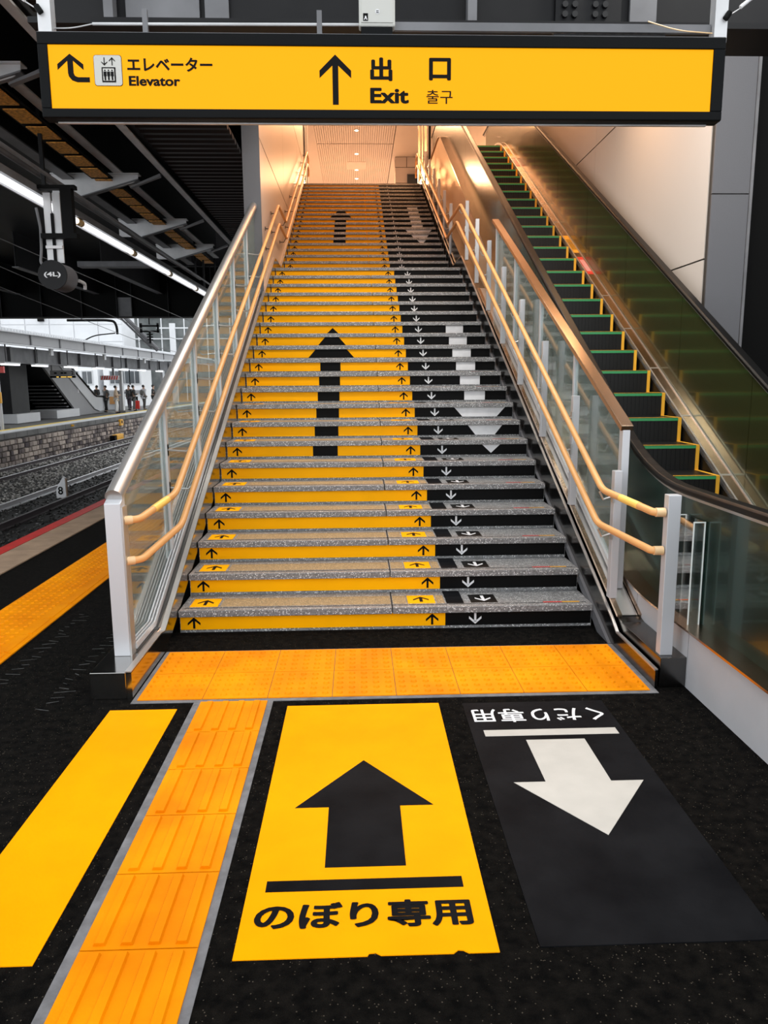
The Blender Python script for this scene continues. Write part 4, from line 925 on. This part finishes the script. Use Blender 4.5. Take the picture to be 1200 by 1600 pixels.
# stair and escalator enclosure
t = thing('far_stairs', (-14.5, 31, 0), 'grey clad stair and escalator enclosure on the opposite platform', 'stairs')
MB().prism([(30.4, 2.5), (33.4, 2.5), (37.1, .75), (38.3, .70), (38.6, .45), (38.5, .0), (34.1, .0), (34.1, .30)], 'X', -14.6, -14.5).build('side_panel', 'far_grey', t)
MB().prism([(32.3, 2.5), (33.6, 2.5), (37.1, .88), (38.3, .84), (38.7, .5), (38.6, .12), (37.6, .10), (36.8, .25)], 'X', -14.48, -14.44).build('glass_side', 'white_panel', t)
MB().tube([(-14.42, 33.0, 2.75), (-14.42, 37.0, .93), (-14.42, 38.4, .88), (-14.42, 38.8, .5), (-14.42, 38.4, .15)], .05, 8, smooth=.3).build('handrail', 'rubber', t)
MB().prism([(30.45, 2.44), (33.4, 2.44), (37.1, .70), (38.2, .66), (38.4, 0.01), (34.6, 0.01), (34.3, .3)], 'X', -16.65, -14.62).build('stair_core', 'dark_steel', t)
for k in range(9): MB().box(-16.2, -14.65, 33.9-.27*k, 34.2-.27*k, .12+.17*k, .17+.17*k).build('step', 'mid_steel', t)
MB().box(-16.8, -16.7, 24, 36.5, 0, 2.5).build('inner_wall', 'black_wall', t)
MB().box(-16.7, -14.6, 26.9, 34.2, 2.44, 2.5).build('soffit', 'black_wall', t)
MB().box(-16.5, -14.3, 27.0, 29.3, 0, .38).build('white_base', 'white_panel', t); MB().box(-15.9, -14.3, 31.2, 34.1, 0, .38).build('white_base', 'white_panel', t)
MB().box(-15.6, -14.6, 27.3, 29.0, .38, 2.45).build('dark_core', 'dark_steel', t)
MB().box(-14.49, -14.485, 34.6, 34.75, 1.15, 1.95).build('light_slot', 'print_white', t)
struct(MB().box(-21.5, -21.3, 12, 27, 0, 3.4).build('wall_far_dark', 'black_wall'))
struct(MB().box(-21.5, -17.6, 34.5, 34.6, 0, 3.4).build('wall_far_shade', 'dark_steel'))
# hanging sign 2
t = thing('platform_sign', (-13.3, 32, 1.9), 'hanging grey platform sign with the number 2 over an amber display', 'sign')
MB().box(-14.4, -13.25, 31.0, 31.08, 1.98, 2.22).build('board', 'far_grey', t)
MB().box(-14.4, -13.25, 30.98, 31.08, 1.88, 1.97).build('display', 'ink', t)
for x0, x1 in ((-14.1, -14.0), (-13.9, -13.65), (-13.6, -13.4)): MB().box(x0, x1, 30.97, 30.98, 1.90, 1.94).build('amber_text', 'led', t)
text('2', 'lettering', 'ink', t, (-13.42, 30.975, 2.02), (1, 0, 0), (0, 0, 1), .11, .16, .02)
for x in (-14.2, -13.9, -13.75): MB().box(x, x+.12, 30.97, 30.98, 2.07, 2.13).build('small_print', 'ink', t)
MB().box(-14.35, -14.3, 31.02, 31.06, 2.2, 2.45).box(-13.35, -13.3, 31.02, 31.06, 2.2, 2.45).build('hanger', 'mid_steel', t)
t = thing('striped_board', (-13.1, 36.6, 2.0), 'small red and white striped board on the far column', 'board')
MB().box(-13.95, -12.95, 36.5, 36.55, 1.78, 2.02).build('board', 'print_white', t); MB().box(-13.3, -13.2, 36.5, 36.55, 2.02, 2.40).build('hanger', 'mid_steel', t)
for k in range(7): MB().prism([(-13.9+k*.13, 1.8), (-13.84+k*.13, 1.8), (-13.78+k*.13, 2.0), (-13.84+k*.13, 2.0)], 'Y', 36.49, 36.5).build('stripe', 'label_red', t)
t = thing('emergency_post', (-13.1, 22.7, 1.2), 'slim pole with orange emergency box and dark sign at the left edge', 'post')
MB().tube([(-13.0, 22.8, 0), (-13.0, 22.8, 2.3)], .06, 10).build('pole', 'white_panel', t)
MB().box(-13.1, -12.88, 22.65, 22.75, .95, 1.35).build('orange_box', 'label_yellow', t, bevel=.02)
MB().box(-13.2, -12.7, 22.65, 22.75, 2.02, 2.25).build('dark_sign', 'label_red', t)

# people on the far platform ---------------------------------------------------
def skin_mesh(joints, edges, radii, name, m, parent, sub=1, root=0):
    me = bpy.data.meshes.new('s'); me.from_pydata(joints, edges, []); me.update()
    o = bpy.data.objects.new('s', me); col.objects.link(o)
    o.modifiers.new('skin', 'SKIN')
    if not me.skin_vertices: me.attributes.new  # layer is made by the modifier
    sv = me.skin_vertices[0].data if me.skin_vertices else None
    if sv is None:
        bm_ = __import__('bmesh').new(); bm_.from_mesh(me); bm_.verts.layers.skin.verify(); bm_.to_mesh(me); bm_.free(); sv = me.skin_vertices[0].data
    for i, r_ in enumerate(radii): sv[i].radius = (r_, r_) if not isinstance(r_, tuple) else r_; sv[i].use_root = (i == root)
    if sub: s = o.modifiers.new('sub', 'SUBSURF'); s.levels = sub; s.render_levels = sub
    bpy.context.view_layer.update()
    out = bpy.data.meshes.new_from_object(o.evaluated_get(bpy.context.evaluated_depsgraph_get()))
    bpy.data.objects.remove(o); bpy.data.meshes.remove(me)
    out.materials.clear(); out.materials.append(M[m] if isinstance(m, str) else m)
    for p in out.polygons: p.use_smooth = True
    ob = bpy.data.objects.new(name, out); col.objects.link(ob); ob.parent = parent; return ob
plain('skin', .45, .28, .2); plain('hair_black', .01, .009, .008)
def person(x, y, face, lab, top, legs_, h=1.52, arm='down', stride=.0, coat=False, bag=None, cat='person', skirt=False):
    """face: heading angle; the figure looks along +Y turned by face"""
    t = thing('person', (x, y, .0), lab, cat); t.rotation_euler = (0, 0, face); s = h/1.72
    V = lambda a, b_, c_: (a*s, b_*s, c_*s)
    fa = {'down': (.03, .80), 'phone': (.24, 1.12), 'pocket': (.06, .93)}[arm]
    el = {'down': (0, 1.08), 'phone': (-.02, 1.08), 'pocket': (-.08, 1.12)}[arm]
    J = [V(0, 0, .93), V(0, .0, 1.15), V(0, 0, 1.36), V(0, .01, 1.46), V(0, .02, 1.56), V(0, .02, 1.66),
         V(-.17, 0, 1.38), V(-.22, el[0], el[1]), V(-.19, fa[0], fa[1]), V(.17, 0, 1.38), V(.22, el[0], el[1]), V(.19, fa[0], fa[1]),
         V(-.09, 0, .86), V(-.10, .02+stride, .48), V(-.10, stride-.02, .07), V(-.10, stride+.12, .03),
         V(.09, 0, .86), V(.10, .02-stride, .48), V(.10, -stride-.02, .07), V(.10, .12-stride, .03),
         V(-.18, fa[0]+.05, fa[1]-.06 if arm == 'down' else fa[1]+.02), V(.18, fa[0]+.05, fa[1]-.06 if arm == 'down' else fa[1]+.02)]
    E_ = [(0, 1), (1, 2), (2, 3), (3, 4), (4, 5), (2, 6), (6, 7), (7, 8), (2, 9), (9, 10), (10, 11), (0, 12), (12, 13), (13, 14), (14, 15), (0, 16), (16, 17), (17, 18), (18, 19), (8, 20), (11, 21)]
    rd = [.13, .12, .13, .055, .085, .075, .06, .042, .03, .06, .042, .03, .085, .055, .038, .03, .085, .055, .038, .03, .03, .03]
    skin_mesh(J, E_, [r_*s for r_ in rd], 'body', 'skin', t)
    JT = [J[0], J[1], J[2], J[6], J[7], tuple(Vector(J[7]).lerp(Vector(J[8]), .85)), J[9], J[10], tuple(Vector(J[10]).lerp(Vector(J[11]), .85)), V(0, 0, .80 if not coat else .62)]
    skin_mesh(JT, [(0, 1), (1, 2), (2, 3), (3, 4), (4, 5), (2, 6), (6, 7), (7, 8), (0, 9)], [s*r_ for r_ in (.165, .15, .155, .085, .062, .05, .085, .062, .05, .17)], 'coat' if coat else 'jacket', top, t)
    if skirt: MB().tube([V(0, 0, .95), V(0, 0, .45)], [.17*s, .22*s], 12).build('skirt', legs_, None).parent = t
    JL = [V(0, 0, .93), J[12], J[13], tuple(Vector(J[14])+Vector((0, 0, .02))), J[16], J[17], tuple(Vector(J[18])+Vector((0, 0, .02)))]
    skin_mesh(JL, [(0, 1), (1, 2), (2, 3), (0, 4), (4, 5), (5, 6)], [s*r_ for r_ in (.15, .10, .075, .06, .10, .075, .06)], 'trousers', legs_, t)
    b_ = MB(); b_.ball(V(0, -.020, 1.625), .094*s, 10, 7, (1, 1.05, 1.0)); b_.build('hair', 'hair_black').parent = t
    b_ = MB(); b_.ball(V(0, .12, 1.60), .02*s, 6, 4); b_.build('nose', 'skin').parent = t
    for sx, yy2 in ((-.1, stride), (.1, -stride)):
        b_ = MB(); b_.ball(V(sx, yy2+.06, .04), .06*s, 8, 5, (.8, 1.9, .7)); b_.build('shoe', 'ink').parent = t
    if bag: b_ = MB(); b_.ball(V(0, -.20, 1.18), .17*s, 8, 6, (.85, .6, 1.25)); b_.build('backpack', bag).parent = t
    return t
g = lambda n, v: plain(n, v, v, v)
ppl = [
 (-14.35, 38.4, 2.6, 'person in a grey jacket standing at the foot of the far escalator', plain('cloth_grey', .10, .10, .10), g('cloth_dark', .02), 'pocket', False, None),
 (-15.70, 41.0, 1.2, 'person in black leaning over behind the far escalator rail', g('cloth_dark', .02), g('cloth_dark', .02), 'phone', False, None),
 (-16.0, 40.4, 2.2, 'person in black farthest left behind the escalator rail', g('cloth_dark', .02), g('cloth_dark', .02), 'pocket', False, None),
 (-13.30, 36.9, -1.2, 'person in a beige top and white trousers beside the far column', plain('cloth_beige', .5, .38, .27), plain('cloth_white', .7, .7, .7), 'phone', False, None),
 (-13.81, 41.0, 2.9, 'person in dark clothes just right of the far column', g('cloth_dark', .02), plain('cloth_plum', .06, .04, .06), 'pocket', False, None),
 (-13.26, 40.0, -1.0, 'person in a long dark coat carrying a backpack on the far platform', g('cloth_dark', .02), g('cloth_grey2', .07), 'phone', True, g('cloth_dark', .02)),
 (-13.22, 42.0, -.6, 'person in a light top with grey backpack beside the red suitcase', plain('cloth_pale', .45, .45, .48), g('cloth_grey2', .07), 'pocket', False, g('cloth_grey', .1)),
 (-13.17, 44.0, -1.5, 'person in a black coat farthest right on the opposite platform', g('cloth_dark', .02), g('cloth_dark', .02), 'phone', True, None)]
for x, y, f, lab, tp, lg, arm, ct, bag in ppl: person(x, y, f, lab, tp, lg, 1.50, arm, .05, ct, bag)
t = thing('suitcase', (-13.6, 41.9, 0), 'small red suitcase standing beside the waiting person', 'suitcase')
MB().box(-13.74, -13.48, 41.8, 42.0, .05, .55).build('shell', 'label_red', t, bevel=.03); MB().box(-13.65, -13.57, 41.88, 41.92, .55, .8).build('handle', 'ink', t)
for x in (-13.70, -13.54): MB().tube([(x, 41.84, .03), (x+.03, 41.84, .03)], .03, 8).build('wheel', 'ink', t)
t = thing('vending_machine', (-15.5, 42, 0), 'white lit cabinet with an orange notice behind the far escalator', 'cabinet')
MB().box(-15.9, -14.6, 42, 42.6, 0, 1.0).build('cabinet', 'white_panel', t); MB().box(-15.3, -14.8, 41.98, 42, .35, .8).build('orange_notice', 'rail_tan', t)
t = thing('platform_barrier', (-14, 41, 0), 'grey post and rail barrier behind the person in beige', 'barrier')
for x in (-14.5, -13.9): MB().box(x, x+.1, 41, 41.1, 0, 1.15).build('post', 'mid_steel', t)
MB().box(-14.5, -13.8, 41.02, 41.08, 1.0, 1.08).build('rail', 'mid_steel', t)

# ================================================================ BACKDROP BEYOND THE STATION
t = thing('white_clad_building', (-24, 48, 0), 'pale panelled building rising behind the far canopy', 'building')
MB().box(-30, -17.5, 53, 56, 0, 7.2).build('wall', 'white_panel', t)
for k in range(7):
    for j in range(3): MB().box(-29.9+k*1.77, -28.2+k*1.77, 52.95, 53, 3.4+j*1.25, 4.6+j*1.25).build('wall_panel', 'white_panel', t)
MB().box(-23.6, -23.2, 52.7, 52.95, 6.1, 6.6).build('wall_lamp', 'ink', t)
t = thing('netted_building', (-20, 62, 0), 'scaffolded building wrapped in grey netting on the hillside', 'building')
MB().box(-21.6, -5, 64, 70, 0, 9).build('net_wrap', 'net', t)
for k in range(9): MB().tube([(-21.4+k*2.0, 63.8, 0), (-21.4+k*2.0, 63.8, 9)], .06, 6).build('scaffold_pole', 'white_panel', t)
for z in (3.5, 5.4, 7.3): MB().tube([(-21.6, 63.8, z), (-5, 63.8, z)], .06, 6).build('scaffold_pole', 'white_panel', t)
b = MB(); N = 26
for i in range(N+1):
    for j in range(8):
        x = -60+i*3.2; y = 85+j*6; z = 2+ (j/7)*26*(0.8+.2*math.sin(i*.7))+R.uniform(-.8, .8); b.v.append((x, y, z))
b.f = [(i*8+j, (i+1)*8+j, (i+1)*8+j+1, i*8+j+1) for i in range(N) for j in range(7)]; b.sm = True
o = b.build('ground_hill', 'hill'); struct(o)
for i, (x0, x1, h_) in enumerate(((-27, -22.2, 3.4), (-22, -18.6, 3.2), (-18.2, -15.5, 3.3))):
    t = thing('house', ((x0+x1)/2, 50, 0), ['white house seen behind the platform sign', 'white house seen between the far columns', 'white house farthest right behind the platform'][i], 'house', 'houses behind the far platform')
    MB().box(x0, x1, 50, 52.5, -1, h_).build('wall', 'house', t)
    for k in range(3):
        xx = x0+.4+k*(x1-x0-.6)/3
        f = MB().box(xx, xx+.8, 49.95, 50, 1.5, 2.5).build('window', 'white_panel', t); MB().box(xx+.08, xx+.37, 49.93, 49.95, 1.58, 2.42).box(xx+.43, xx+.72, 49.93, 49.95, 1.58, 2.42).build('pane', 'window_dark', f)
    MB().box(x0, x1, 49.7, 50, .95, 1.1).build('balcony_slab', 'far_grey', t)
struct(MB().box(-45, -21, 30, 95, -1.6, -.9).box(-22, 10, 80, 95, -1.6, -.9).build('ground_beyond', 'bare_concrete'))
t = thing('utility_pole', (-14.4, 55, 0), 'white lattice pole beyond the far canopy roof', 'pole')
MB().box(-14.6, -14.2, 55, 55.3, 0, 6.1).build('shaft', 'white_panel', t); MB().box(-15.6, -13.2, 55.1, 55.2, 5.7, 5.8).build('cross_arm', 'white_panel', t)

for o in bpy.data.objects:
    if '_o' in o: del o['_o']
